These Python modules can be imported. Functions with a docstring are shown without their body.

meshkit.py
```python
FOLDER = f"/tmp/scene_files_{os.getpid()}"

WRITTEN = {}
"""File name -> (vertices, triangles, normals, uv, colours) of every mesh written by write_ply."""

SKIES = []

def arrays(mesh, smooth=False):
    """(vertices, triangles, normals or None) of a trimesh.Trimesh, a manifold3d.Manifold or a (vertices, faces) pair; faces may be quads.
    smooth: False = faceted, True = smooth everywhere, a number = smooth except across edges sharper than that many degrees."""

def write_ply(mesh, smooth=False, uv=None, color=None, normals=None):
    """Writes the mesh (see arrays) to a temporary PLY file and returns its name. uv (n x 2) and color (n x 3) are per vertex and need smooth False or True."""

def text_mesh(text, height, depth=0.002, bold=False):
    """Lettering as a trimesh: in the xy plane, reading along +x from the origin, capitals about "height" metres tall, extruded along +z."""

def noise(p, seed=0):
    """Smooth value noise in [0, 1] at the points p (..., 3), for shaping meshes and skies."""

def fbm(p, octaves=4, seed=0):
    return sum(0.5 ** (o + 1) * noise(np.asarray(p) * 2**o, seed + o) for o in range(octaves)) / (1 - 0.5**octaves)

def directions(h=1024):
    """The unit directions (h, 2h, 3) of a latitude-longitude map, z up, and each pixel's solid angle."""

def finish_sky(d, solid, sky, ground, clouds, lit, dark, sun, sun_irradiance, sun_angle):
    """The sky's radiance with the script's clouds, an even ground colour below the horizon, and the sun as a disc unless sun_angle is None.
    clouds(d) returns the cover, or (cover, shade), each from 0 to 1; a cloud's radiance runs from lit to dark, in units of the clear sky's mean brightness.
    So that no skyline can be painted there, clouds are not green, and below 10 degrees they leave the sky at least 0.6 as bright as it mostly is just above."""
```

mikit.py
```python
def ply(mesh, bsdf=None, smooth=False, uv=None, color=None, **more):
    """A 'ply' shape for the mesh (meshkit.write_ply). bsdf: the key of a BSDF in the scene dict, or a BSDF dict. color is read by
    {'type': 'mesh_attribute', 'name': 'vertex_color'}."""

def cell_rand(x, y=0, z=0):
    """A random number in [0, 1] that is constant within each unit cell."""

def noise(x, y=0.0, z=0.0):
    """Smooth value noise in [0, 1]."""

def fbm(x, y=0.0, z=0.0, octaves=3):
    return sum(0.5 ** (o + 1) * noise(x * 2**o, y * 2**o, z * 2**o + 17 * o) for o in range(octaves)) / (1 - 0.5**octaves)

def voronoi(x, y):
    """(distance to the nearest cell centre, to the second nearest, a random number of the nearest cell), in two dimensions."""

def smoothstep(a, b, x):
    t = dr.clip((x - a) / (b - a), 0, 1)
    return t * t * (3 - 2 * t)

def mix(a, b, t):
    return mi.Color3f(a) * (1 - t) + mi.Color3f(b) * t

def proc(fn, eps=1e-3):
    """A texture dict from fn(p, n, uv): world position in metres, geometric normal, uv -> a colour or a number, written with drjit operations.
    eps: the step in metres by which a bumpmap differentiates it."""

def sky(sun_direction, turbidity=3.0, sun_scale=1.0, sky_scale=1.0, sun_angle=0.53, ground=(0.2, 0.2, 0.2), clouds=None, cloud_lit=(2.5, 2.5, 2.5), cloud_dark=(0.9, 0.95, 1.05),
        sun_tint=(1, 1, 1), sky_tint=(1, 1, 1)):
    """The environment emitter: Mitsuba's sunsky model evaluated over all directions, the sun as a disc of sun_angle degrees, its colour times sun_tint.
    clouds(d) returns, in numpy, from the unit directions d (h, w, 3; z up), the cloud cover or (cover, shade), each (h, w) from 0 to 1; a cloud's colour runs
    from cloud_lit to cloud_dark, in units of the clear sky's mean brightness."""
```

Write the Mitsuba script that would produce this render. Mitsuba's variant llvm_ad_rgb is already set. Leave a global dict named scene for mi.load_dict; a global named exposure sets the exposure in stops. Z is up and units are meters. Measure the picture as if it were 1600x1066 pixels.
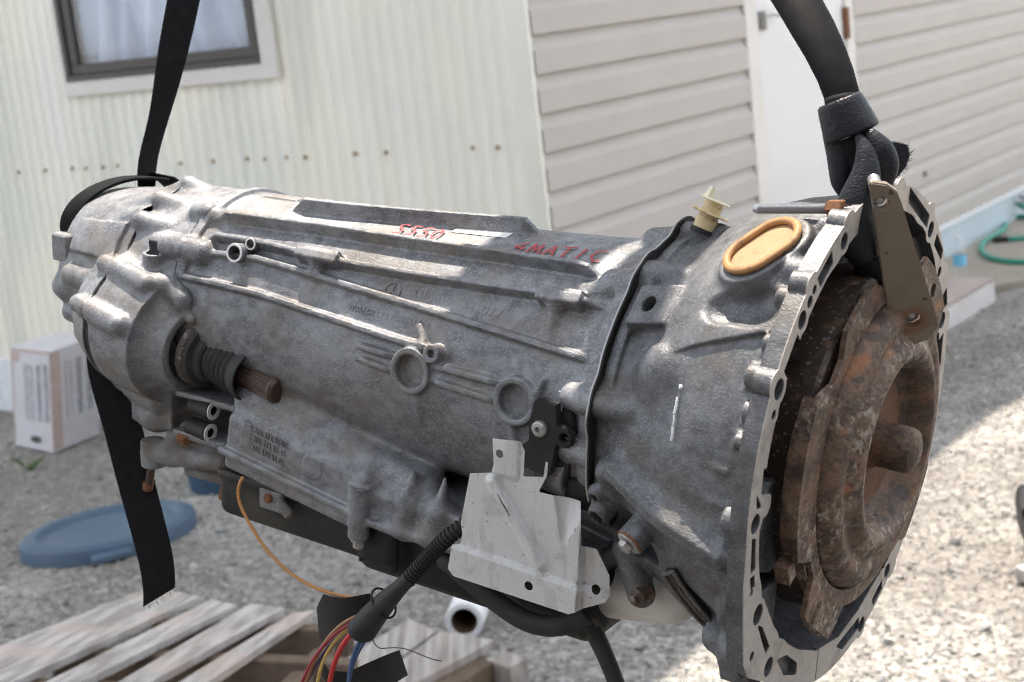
import math, numpy as np, trimesh, drjit as dr, mitsuba as mi, manifold3d, shapely
from shapely.geometry import Polygon, Point, box as sbox
from shapely.ops import unary_union
import mikit, meshkit
from mikit import proc, fbm, noise, smoothstep, mix, voronoi, cell_rand

# ---------------------------------------------------------------- camera, sky, exposure
T4 = mi.ScalarTransform4f
scene, labels = {}, {}
CAM = np.array([0, 0, 1.7])
PITCH, ROLL, FPX = math.radians(11.695), math.radians(-6.482), 2520.0
_f = np.array([0, math.cos(PITCH), -math.sin(PITCH)])
_r, _u = np.array([1.0, 0, 0]), np.array([0, math.sin(PITCH), math.cos(PITCH)])
_u2 = -math.sin(ROLL) * _r + math.cos(ROLL) * _u
scene['camera'] = {'type': 'thinlens', 'fov': math.degrees(2 * math.atan(800 / FPX)), 'fov_axis': 'x',
                   'aperture_radius': 0.0026, 'focus_distance': 1.42, 'near_clip': 0.05, 'far_clip': 200.0,
                   'to_world': T4().look_at(origin=CAM.tolist(), target=(CAM + _f).tolist(), up=_u2.tolist())}
SUN_EL, SUN_AZ = math.radians(74), math.radians(1)
SUN = np.array([math.sin(SUN_AZ) * math.cos(SUN_EL), math.cos(SUN_AZ) * math.cos(SUN_EL), math.sin(SUN_EL)])
scene['sky'] = mikit.sky(SUN.tolist(), turbidity=4, sun_scale=0.92, sky_scale=1.0, ground=(0.3, 0.29, 0.27), clouds=lambda d: 0.5, cloud_lit=(2.5, 2.5, 2.5), sky_tint=(1.1, 1.0, 0.86), sun_tint=(0.95, 1.0, 1.08))
exposure = 2.82

# ---------------------------------------------------------------- materials
def mat(key, col, rough=0.6, metal=0.0, bump=None, bscale=0.001, spec=0.5, twosided=True, **kw):
    """col: rgb tuple or fn(p,n,uv)."""
    d = {'type': 'principled', 'roughness': proc(rough) if callable(rough) else rough, 'metallic': metal, 'specular': spec, **kw}
    d['base_color'] = proc(col) if callable(col) else {'type': 'rgb', 'value': list(col)}
    if bump is not None:
        d = {'type': 'bumpmap', 'arbitrary': proc(bump, 0.0006), 'scale': bscale, 'bsdf': d}
    scene[key] = {'type': 'twosided', 'bsdf': d} if twosided else d

def cast_col(p, n, uv):
    big = fbm(p.x * 12, p.y * 12, p.z * 12, 3)
    mot = fbm(p.x * 620, p.y * 620, p.z * 620, 2)
    mid = fbm(p.x * 110, p.y * 110, p.z * 110, 3)
    area = smoothstep(0.40, 0.66, fbm(p.x * 17 + 3, p.y * 17, p.z * 17 + 5, 3))
    c = mix((0.275, 0.283, 0.303), (0.155, 0.16, 0.176), smoothstep(0.25, 0.75, 0.4 * big + 0.6 * mid))
    c = mix(c, (0.085, 0.085, 0.092), area * 0.65 * smoothstep(0.36, 0.62, 0.6 * mot + 0.4 * mid))
    c = mix(c, (0.42, 0.425, 0.44), smoothstep(0.48, 0.72, mot) * 0.42)
    grime = smoothstep(0.48, 0.66, fbm(p.x * 26 + 40, p.y * 26 + 9, p.z * 26, 4))
    return mix(c, (0.19, 0.155, 0.11), grime * 0.32)
def cast_bump(p, n, uv):
    return noise(p.x * 900, p.y * 900, p.z * 900)
mat('m_cast', cast_col, 0.57, 0.5, cast_bump, 0.0003, spec=0.5)
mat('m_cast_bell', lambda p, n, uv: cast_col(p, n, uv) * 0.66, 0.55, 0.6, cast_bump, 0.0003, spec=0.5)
def dirty_cast(p, n, uv):
    c = cast_col(p, n, uv)
    g = smoothstep(0.3, 0.65, fbm(p.x * 30 + 7, p.y * 30, p.z * 30, 3))
    return mix(c, (0.10, 0.085, 0.07), 0.25 + 0.6 * g)
mat('m_cast_dirty', dirty_cast, 0.6, 0.05, cast_bump, 0.0011)
def machined(p, n, uv):
    f = fbm(p.x * 160, p.y * 160, p.z * 160, 3)
    s = smoothstep(0.55, 0.75, fbm(p.x * 40, p.y * 40, p.z * 40 + 8, 3))
    return mix(mix((0.48, 0.435, 0.395), (0.35, 0.32, 0.295), f), (0.25, 0.22, 0.2), s * 0.6)
mat('m_machined', machined, 0.42, 0.25)
mat('m_bright', (0.78, 0.77, 0.75), 0.35, 0.3)
def rust_col(p, n, uv):
    a = fbm(p.x * 60, p.y * 60, p.z * 60, 4)
    big = fbm(p.x * 18 + 9, p.y * 18, p.z * 18, 3)
    b = fbm(p.x * 210 + 9, p.y * 210, p.z * 120, 4)
    fine = fbm(p.x * 480, p.y * 480, p.z * 480, 2)
    o = fbm(p.x * 40 + 30, p.y * 40, p.z * 40, 3)
    c = mix((0.075, 0.05, 0.039), (0.19, 0.118, 0.08), smoothstep(0.32, 0.68, 0.7 * a + 0.3 * fine))
    c = mix(c, (0.40, 0.34, 0.285), smoothstep(0.46, 0.72, 0.75 * b + 0.25 * fine) * smoothstep(0.40, 0.62, big) * 0.8)
    c = mix(c, (0.36, 0.14, 0.045), smoothstep(0.66, 0.8, o) * 0.6)
    return mix(c, (0.04, 0.034, 0.034), smoothstep(0.52, 0.72, fbm(p.x * 75, p.y * 75 + 4, p.z * 75, 4)) * 0.65)
def rust_bump(p, n, uv):
    return fbm(p.x * 260, p.y * 260, p.z * 260, 3)
mat('m_rust', rust_col, lambda p, n, uv: 0.38 + 0.35 * fbm(p.x * 60, p.y * 60, p.z * 60, 2), 0.25, rust_bump, 0.0012)
def darkrust(p, n, uv):
    b = fbm(p.x * 110, p.y * 110, p.z * 110, 3)
    c = mix((0.035, 0.029, 0.028), (0.07, 0.045, 0.034), fbm(p.x * 16, p.y * 16, p.z * 16, 3))
    c = mix(c, (0.2, 0.11, 0.06), smoothstep(0.6, 0.75, b) * 0.4)
    return mix(c, (0.3, 0.28, 0.27), smoothstep(0.66, 0.78, fbm(p.x * 320, p.y * 320, p.z * 320, 2)) * 0.5)
mat('m_rust_dark', darkrust, 0.45, 0.2, rust_bump, 0.001)
def disc_rust(p, n, uv):
    return mix((0.17, 0.085, 0.05), (0.11, 0.055, 0.034), fbm(p.x * 60, p.y * 60, p.z * 60, 3))
mat('m_rust_disc', disc_rust, 0.7, 0.0)
mat('m_rust_orange', lambda p, n, uv: mix((0.24, 0.10, 0.04), (0.09, 0.045, 0.025), fbm(p.x * 300, p.y * 300, p.z * 300, 3)), 0.8)
def bar_col(p, n, uv):
    a = fbm(p.x * 45, p.y * 45, p.z * 45, 3)
    sp = smoothstep(0.76, 0.82, fbm(p.x * 90, p.y * 90 + 3, p.z * 90, 2))
    c = mix((0.29, 0.235, 0.18), (0.20, 0.162, 0.125), a)
    q = p - mi.Point3f(0.3257, 1.2821, 1.4161)
    ring = smoothstep(0.021, 0.012, dr.norm(q) + 0.004 * fbm(p.x * 200, p.y * 200, p.z * 200, 2))
    c = mix(c, (0.2, 0.1, 0.045), ring * 0.75)
    return mix(c, (0.06, 0.05, 0.045), sp * 0.8)
mat('m_bar', bar_col, 0.45, 0.2, lambda p, n, uv: fbm(p.x * 500, p.y * 500, p.z * 500, 2), 0.0003)
mat('m_steel', (0.42, 0.42, 0.43), 0.35, 0.8)
mat('m_zinc', lambda p, n, uv: mix((0.5, 0.5, 0.5), (0.25, 0.24, 0.22), fbm(p.x * 300, p.y * 300, p.z * 300, 2)), 0.4, 0.6)
mat('m_black', lambda p, n, uv: mix((0.014, 0.014, 0.016), (0.032, 0.030, 0.028), fbm(p.x * 50, p.y * 50, p.z * 50, 3)), 0.5, spec=0.25)
def pan_col(p, n, uv):
    d = smoothstep(0.45, 0.75, fbm(p.x * 25, p.y * 25, p.z * 25, 4))
    return mix((0.02, 0.02, 0.021), (0.07, 0.062, 0.05), d * 0.6)
mat('m_pan', pan_col, 0.5, 0.0, lambda p, n, uv: fbm(p.x * 150, p.y * 150, p.z * 150, 2), 0.0006, spec=0.3)
mat('m_rubber', lambda p, n, uv: mix((0.022, 0.022, 0.024), (0.055, 0.055, 0.053), fbm(p.x * 60, p.y * 60, p.z * 60, 3)), 0.6, spec=0.25)
def weave(p, n, uv):
    return 0.5 + 0.25 * dr.sin(p.x * 2400 + p.z * 1500) + 0.25 * dr.sin(p.z * 2600 - p.y * 900)
mat('m_strap', lambda p, n, uv: mix((0.010, 0.010, 0.012), (0.02, 0.02, 0.022), fbm(p.x * 90, p.y * 90, p.z * 90, 3)), 0.6, 0.0, weave, 0.0001, spec=0.06)
mat('m_strap_knot', lambda p, n, uv: mix((0.008, 0.009, 0.013), (0.018, 0.019, 0.026), noise(p.x * 900, p.y * 900, p.z * 900)), 0.42, 0.0,
    lambda p, n, uv: noise(p.x * 900, p.y * 900, p.z * 900), 0.0005, spec=0.35)
def shield_col(p, n, uv):
    f = noise(p.x * 900, p.y * 900, p.z * 900)
    c = mix((0.54, 0.54, 0.54), (0.63, 0.63, 0.63), f)
    d = smoothstep(0.6, 0.75, fbm(p.x * 50, p.y * 50, p.z * 50, 3))
    c = mix(c, (0.36, 0.33, 0.29), d * 0.4)
    g2 = smoothstep(0.55, 0.7, fbm(p.x * 130 + 5, p.y * 130, p.z * 25, 3)); c = mix(c, (0.42, 0.40, 0.37), g2 * 0.45)
    return mix(c, (0.2, 0.17, 0.14), smoothstep(0.8, 0.85, fbm(p.x * 260, p.y * 260, p.z * 260, 2)) * 0.7)
mat('m_shield', shield_col, 0.42, 0.15, lambda p, n, uv: noise(p.x * 800, p.y * 800, p.z * 800), 0.0002)
mat('m_plug', lambda p, n, uv: mix(mix((0.42, 0.225, 0.09), (0.33, 0.17, 0.07), fbm(p.x * 70, p.y * 70, p.z * 70, 3)), (0.14, 0.09, 0.05), smoothstep(0.55, 0.75, fbm(p.x * 140, p.y * 140, p.z * 140, 3)) * 0.6), 0.6)
mat('m_plug_face', lambda p, n, uv: mix(mix((0.40, 0.25, 0.13), (0.33, 0.20, 0.105), fbm(p.x * 90, p.y * 90, p.z * 90, 3)), (0.2, 0.13, 0.08), smoothstep(0.58, 0.75, fbm(p.x * 180, p.y * 180, p.z * 180, 3)) * 0.5), 0.6)
mat('m_cream', lambda p, n, uv: mix((0.60, 0.48, 0.27), (0.25, 0.18, 0.09), smoothstep(0.5, 0.75, fbm(p.x * 160, p.y * 160, p.z * 160, 3)) * 0.7), 0.5)
mat('m_cream_light', (0.74, 0.68, 0.5), 0.4)
mat('m_marker', (0.36, 0.04, 0.05), 0.5)
mat('m_sticker', (0.75, 0.75, 0.76), 0.5)
mat('m_chalk', (0.75, 0.77, 0.82), 0.6)
mat('m_spline', lambda p, n, uv: mix((0.11, 0.075, 0.056), (0.055, 0.038, 0.032), fbm(p.x * 120, p.y * 120, p.z * 120, 3)), 0.45, 0.4)
mat('m_copper', (0.5, 0.24, 0.085), 0.45)
for nm, c in (('brown', (0.26, 0.12, 0.06)), ('red', (0.5, 0.03, 0.03)), ('crimson', (0.3, 0.03, 0.045)), ('yellow', (0.55, 0.4, 0.12)), ('blue', (0.06, 0.11, 0.24)), ('violet', (0.09, 0.05, 0.13))):
    mat('m_wire_' + nm, c, 0.4)
# background
def corr_col(p, n, uv):
    st = fbm(p.x * 13 + p.y * 9, p.z * 0.5, 3.0, 3)
    gr = fbm(p.x * 3, p.y * 3, p.z * 2, 3)
    c = mix((0.85, 0.82, 0.70), (0.77, 0.77, 0.69), smoothstep(0.3, 0.7, gr))
    c = mix(c, (0.86, 0.86, 0.84), smoothstep(0.5, 0.75, st) * 0.35)
    return mix(c, (0.57, 0.58, 0.53), smoothstep(0.45, 0.25, st) * 0.45)
mat('m_corrugated', corr_col, 0.55)
mat('m_siding', lambda p, n, uv: mix((0.44, 0.408, 0.378), (0.475, 0.445, 0.412), fbm(p.x * 4, p.y * 4, p.z * 6, 3)), 0.55)
mat('m_trim', lambda p, n, uv: mix((0.72, 0.70, 0.67), (0.64, 0.61, 0.57), fbm(p.x * 5, p.y * 5, p.z * 5, 3)), 0.5)
mat('m_corner', (0.52, 0.49, 0.47), 0.55)
mat('m_door', lambda p, n, uv: mix((0.72, 0.715, 0.72), (0.66, 0.655, 0.65), fbm(p.x * 5, p.y * 5, p.z * 3, 3)), 0.45)
mat('m_white', (0.74, 0.76, 0.79), 0.5)
mat('m_skirt', (0.55, 0.63, 0.68), 0.5)
mat('m_bronze', (0.055, 0.05, 0.047), 0.4)
scene['m_glass'] = {'type': 'thindielectric', 'int_ior': 1.5}
mat('m_curtain', lambda p, n, uv: mix((0.33, 0.40, 0.53), (0.48, 0.55, 0.68), smoothstep(0.35, 0.65, noise(p.x * 16 + p.y * 9 + 0.5 * noise(p.z * 7, p.x * 3), p.z * 2))), 0.8)
mat('m_screw', lambda p, n, uv: mix((0.22, 0.12, 0.05), (0.4, 0.3, 0.18), noise(p.x * 200, p.y * 200, p.z * 200)), 0.8)
def ground_col(p, n, uv):
    a = fbm(p.x * 1.6, p.y * 1.6, 1.0, 3)
    d1, d2, w = voronoi(p.x * 48, p.y * 48)
    e1, e2, w2 = voronoi(p.x * 90 + 7, p.y * 90)
    c = mix((0.38, 0.36, 0.335), (0.28, 0.262, 0.24), smoothstep(0.3, 0.7, a))
    d = smoothstep(0.55, 0.7, fbm(p.x * 2.3 + 5, p.y * 2.3, 4.0, 3))
    c = mix(c, (0.19, 0.17, 0.15), d * 0.5)
    return c * (0.55 + 0.65 * w) * (0.75 + 0.5 * w2)
mat('m_ground', ground_col, 0.9, 0.0, lambda p, n, uv: dr.minimum(voronoi(p.x * 48, p.y * 48)[0], 0.7), 0.012)
scene['m_stone'] = {'type': 'twosided', 'bsdf': {'type': 'principled', 'roughness': 0.8, 'base_color': {'type': 'mesh_attribute', 'name': 'vertex_color'}}}
mat('m_concrete', lambda p, n, uv: mix((0.33, 0.30, 0.25), (0.25, 0.22, 0.185), fbm(p.x * 6, p.y * 6, 0.0, 4)), 0.85)
def wood_col(p, n, uv):
    g = fbm(p.x * 70, p.y * 3.5, p.z * 9, 3)
    b = fbm(p.x * 6, p.y * 6, 2.0, 3)
    c = mix((0.42, 0.39, 0.375), (0.24, 0.215, 0.20), smoothstep(0.3, 0.72, g))
    return mix(c, (0.42, 0.33, 0.28), smoothstep(0.5, 0.75, b) * 0.5)
mat('m_pallet', wood_col, 0.85, 0.0, lambda p, n, uv: fbm(p.x * 80, p.y * 20, p.z * 80, 2), 0.002)
mat('m_pallet_dark', lambda p, n, uv: mix((0.16, 0.115, 0.08), (0.08, 0.055, 0.04), fbm(p.x * 30, p.y * 10, p.z * 50, 3)), 0.85)
mat('m_lid', lambda p, n, uv: mix((0.05, 0.098, 0.165), (0.09, 0.132, 0.185), fbm(p.x * 9, p.y * 9, p.z * 9, 4)), 0.45)
mat('m_bluetub', (0.035, 0.075, 0.13), 0.5)
mat('m_hose', (0.03, 0.27, 0.19), 0.4)
mat('m_step', lambda p, n, uv: mix((0.66, 0.63, 0.62), (0.55, 0.51, 0.49), fbm(p.x * 7, p.y * 7, p.z * 7, 3)), 0.7)
mat('m_step_top', lambda p, n, uv: mix((0.42, 0.35, 0.32), (0.33, 0.28, 0.26), fbm(p.x * 12, p.y * 12, p.z * 7, 3)), 0.7)
scene['m_bottle'] = {'type': 'thindielectric', 'int_ior': 1.45}
mat('m_bottle_label', (0.16, 0.5, 0.72), 0.5)
mat('m_carton', lambda p, n, uv: mix((0.62, 0.61, 0.65), (0.54, 0.52, 0.54), fbm(p.x * 10, p.y * 10, p.z * 10, 3)), 0.7)
mat('m_carton_pink', lambda p, n, uv: mix((0.46, 0.33, 0.28), (0.55, 0.45, 0.43), fbm(p.x * 20, p.y * 20, p.z * 20, 3)), 0.7)
mat('m_ink', (0.13, 0.14, 0.18), 0.7)
mat('m_pvc', (0.72, 0.73, 0.75), 0.45)
mat('m_pvc_in', (0.12, 0.075, 0.05), 0.8)
mat('m_engine', lambda p, n, uv: mix((0.02, 0.02, 0.024), (0.13, 0.13, 0.14), smoothstep(0.45, 0.7, fbm(p.x * 18, p.y * 18, p.z * 18, 3))), 0.4, 0.3)
mat('m_grass', (0.07, 0.12, 0.035), 0.7)
mat('m_asphalt', (0.06, 0.06, 0.06), 0.9)
mat('m_workshop', (0.10, 0.085, 0.07), 0.6)
mat('m_beam', (0.35, 0.2, 0.03), 0.5)
mat('m_roof', (0.3, 0.3, 0.3), 0.8)

# ---------------------------------------------------------------- helpers
def uniq(key):
    if key not in scene:
        return key
    i = 1
    while f'{key}_{i:03d}' in scene:
        i += 1
    return f'{key}_{i:03d}'
def add(key, mesh, bsdf, smooth=30, M=None, label=None, cat=None, group=None, kind=None, **kw):
    key = uniq(key)
    e = mikit.ply(mesh, bsdf, smooth=smooth, **kw)
    if M is not None:
        e['to_world'] = M
    scene[key] = e
    tag(key, label, cat, group, kind)
    return key
def tag(key, label=None, cat=None, group=None, kind=None):
    d = {k: v for k, v in (('label', label), ('category', cat), ('group', group), ('kind', kind)) if v}
    if d:
        labels[key] = d
A3 = lambda *v: np.array(v, float)
def cat_(ms):
    return trimesh.util.concatenate([m for m in ms if m is not None])
def frame(d):
    d = np.asarray(d, float) / np.linalg.norm(d)
    x = np.cross(d, [0, 0, 1.0]) if abs(d[2]) < 0.95 else np.cross(d, [1.0, 0, 0])
    x /= np.linalg.norm(x)
    return x, np.cross(d, x), d
def lathe(prof, p, d, n=40):
    """prof [(r, t)], revolved about the line p + t d."""
    x, y, d = frame(d)
    prof = np.asarray(prof, float)
    a = np.linspace(0, 2 * np.pi, n, endpoint=False)
    ring = np.cos(a)[:, None] * x + np.sin(a)[:, None] * y
    v = np.concatenate([np.asarray(p) + r * ring + t * d for r, t in prof])
    f = []
    i = np.arange(n); j = (i + 1) % n
    for k in range(len(prof) - 1):
        q0, q1 = k * n, (k + 1) * n
        f += [np.stack([q0 + i, q0 + j, q1 + j], 1), np.stack([q0 + i, q1 + j, q1 + i], 1)]
    return trimesh.Trimesh(v, np.vstack(f), process=False)
def cylm(p, q, r, ch=0.001, n=28, r2=None):
    p, q = np.asarray(p, float), np.asarray(q, float)
    L = np.linalg.norm(q - p); r2 = r if r2 is None else r2
    return lathe([(0, 0), (r - ch, 0), (r, ch), (r2, L - ch), (r2 - ch, L), (0, L)], p, (q - p) / L, n)
def ringm(p, q, r, ri, ch=0.0008, n=28, depth=None):
    """open tube / washer with a hole."""
    p, q = np.asarray(p, float), np.asarray(q, float); L = np.linalg.norm(q - p)
    dep = 0 if depth is None else L - depth
    return lathe([(r - ch, 0), (r, ch), (r, L - ch), (r - ch, L), (ri + ch * .5, L), (ri, L - ch), (ri, dep)] + ([(0, dep)] if dep else [(ri + ch, 0), (r - ch, 0)]), p, (q - p) / L, n)
def tube(pts, r, n=10, closed=False, cap=True, flat=None, samples=None, up=None):
    """smooth tube through pts; r number or per point; flat = thickness ratio of an elliptic section."""
    pts = np.asarray(pts, float)
    r = np.broadcast_to(np.asarray(r, float), (len(pts),))
    if samples:
        from scipy.interpolate import CubicSpline
        t = np.r_[0, np.cumsum(np.linalg.norm(np.diff(pts, axis=0), axis=1))]
        u = np.linspace(0, t[-1], samples)
        r = np.interp(u, t, r); pts = CubicSpline(t, pts)(u) if len(pts) > 2 else np.stack([np.interp(u, t, pts[:, k]) for k in range(3)], 1)
    tan = np.gradient(pts, axis=0); tan /= np.linalg.norm(tan, axis=1, keepdims=True)
    x = np.cross(tan[0], [0, 0, 1.0] if up is None else up)
    if np.linalg.norm(x) < 1e-3: x = np.cross(tan[0], [1.0, 0, 0])
    X = []
    for t in tan:
        x = x - t * (x @ t); x /= np.linalg.norm(x); X.append(x.copy())
    X = np.array(X); Y = np.cross(tan, X)
    a = np.linspace(0, 2 * np.pi, n, endpoint=False)
    fl = 1.0 if flat is None else flat
    v = (pts[:, None] + r[:, None, None] * (np.cos(a)[None, :, None] * X[:, None] + fl * np.sin(a)[None, :, None] * Y[:, None])).reshape(-1, 3)
    i = np.arange(n); j = (i + 1) % n; f = []
    for k in range(len(pts) - 1):
        q0, q1 = k * n, k * n + n
        f += [np.stack([q0 + i, q0 + j, q1 + j], 1), np.stack([q0 + i, q1 + j, q1 + i], 1)]
    if cap:
        c0, c1 = len(v), len(v) + 1; v = np.vstack([v, pts[:1], pts[-1:]]); e = (len(pts) - 1) * n
        f += [np.stack([j, i, np.full(n, c0)], 1), np.stack([e + i, e + j, np.full(n, c1)], 1)]
    return trimesh.Trimesh(v, np.vstack(f), process=False)
def hullm(pts):
    return trimesh.convex.convex_hull(np.asarray(pts, float))
def rbox(c, s, ch=0.002, R=None):
    """chamfered box: centre, full sizes."""
    h = np.asarray(s, float) / 2; ch = min(ch, h.min() * .6)
    P = []
    for sx in (-1, 1):
        for sy in (-1, 1):
            for sz in (-1, 1):
                for k in range(3):
                    q = h - ch; q[k] = h[k]
                    P.append(q * [sx, sy, sz])
    P = np.array(P)
    if R is not None: P = P @ np.asarray(R).T
    return hullm(P + np.asarray(c))
def quadslab(top, t, ch=0.002):
    """board from its 4 top corners (any order round), thickness t downwards."""
    top = np.asarray(top, float); c = top.mean(0)
    n = np.cross(top[1] - top[0], top[2] - top[0]); n /= np.linalg.norm(n); n = n if n[2] > 0 else -n
    inn = top + (c - top) / np.linalg.norm(c - top, axis=1, keepdims=True) * ch
    return hullm(np.vstack([inn, top - n * ch, top - n * (t - ch), inn - n * t]))
def extr(poly, h, z0=0.0):
    polys = list(poly.geoms) if hasattr(poly, 'geoms') else [poly]
    m = cat_([trimesh.creation.extrude_polygon(p, h, engine='earcut') for p in polys if p.area > 1e-9])
    m.apply_translation([0, 0, z0]); return m
def extr_ch(poly, h, ch=0.001):
    """extrusion with chamfered outer rim on both ends, by three stacked slabs of slightly shrunk outlines."""
    parts = [extr(poly, h - 2 * ch, ch), extr(poly.buffer(-ch * .7), ch * 1.0, h - ch), extr(poly.buffer(-ch * .7), ch, 0)]
    return cat_(parts)
def place(m, o, x, y, z):
    """author frame -> o + x X + y Y + z Z."""
    m = m.copy(); v = np.asarray(m.vertices)
    m.vertices = np.asarray(o) + v[:, :1] * np.asarray(x) + v[:, 1:2] * np.asarray(y) + v[:, 2:3] * np.asarray(z)
    if np.linalg.det(np.array([x, y, z])) < 0: m.faces = np.asarray(m.faces)[:, ::-1]
    return m
def ribbon(c, w, t=0.0025):
    """webbing: centre line c (n,3), width vectors w (n,3) half-width, thickness t."""
    from scipy.interpolate import CubicSpline
    c, w = np.asarray(c, float), np.asarray(w, float)
    s = np.r_[0, np.cumsum(np.linalg.norm(np.diff(c, axis=0), axis=1))]; u = np.linspace(0, s[-1], 60)
    c, w = CubicSpline(s, c)(u), CubicSpline(s, w)(u)
    tn = np.gradient(c, axis=0); nn = np.cross(tn, w); nn /= np.linalg.norm(nn, axis=1, keepdims=True); h = nn * t / 2
    e = 0.94
    ring = np.stack([c - w, c - w * e - h, c + w * e - h, c + w, c + w * e + h, c - w * e + h], 1)
    n = ring.shape[1]; v = ring.reshape(-1, 3); i = np.arange(n); j = (i + 1) % n; f = []
    for k in range(len(c) - 1):
        q0, q1 = k * n, k * n + n
        f += [np.stack([q0 + i, q0 + j, q1 + j], 1), np.stack([q0 + i, q1 + j, q1 + i], 1)]
    e0 = (len(c) - 1) * n
    f += [np.array([[0, 2, 1], [0, 3, 2], [0, 4, 3], [0, 5, 4]]), e0 + np.array([[0, 1, 2], [0, 2, 3], [0, 3, 4], [0, 4, 5]])]
    return trimesh.Trimesh(v, np.vstack(f), process=False)

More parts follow.
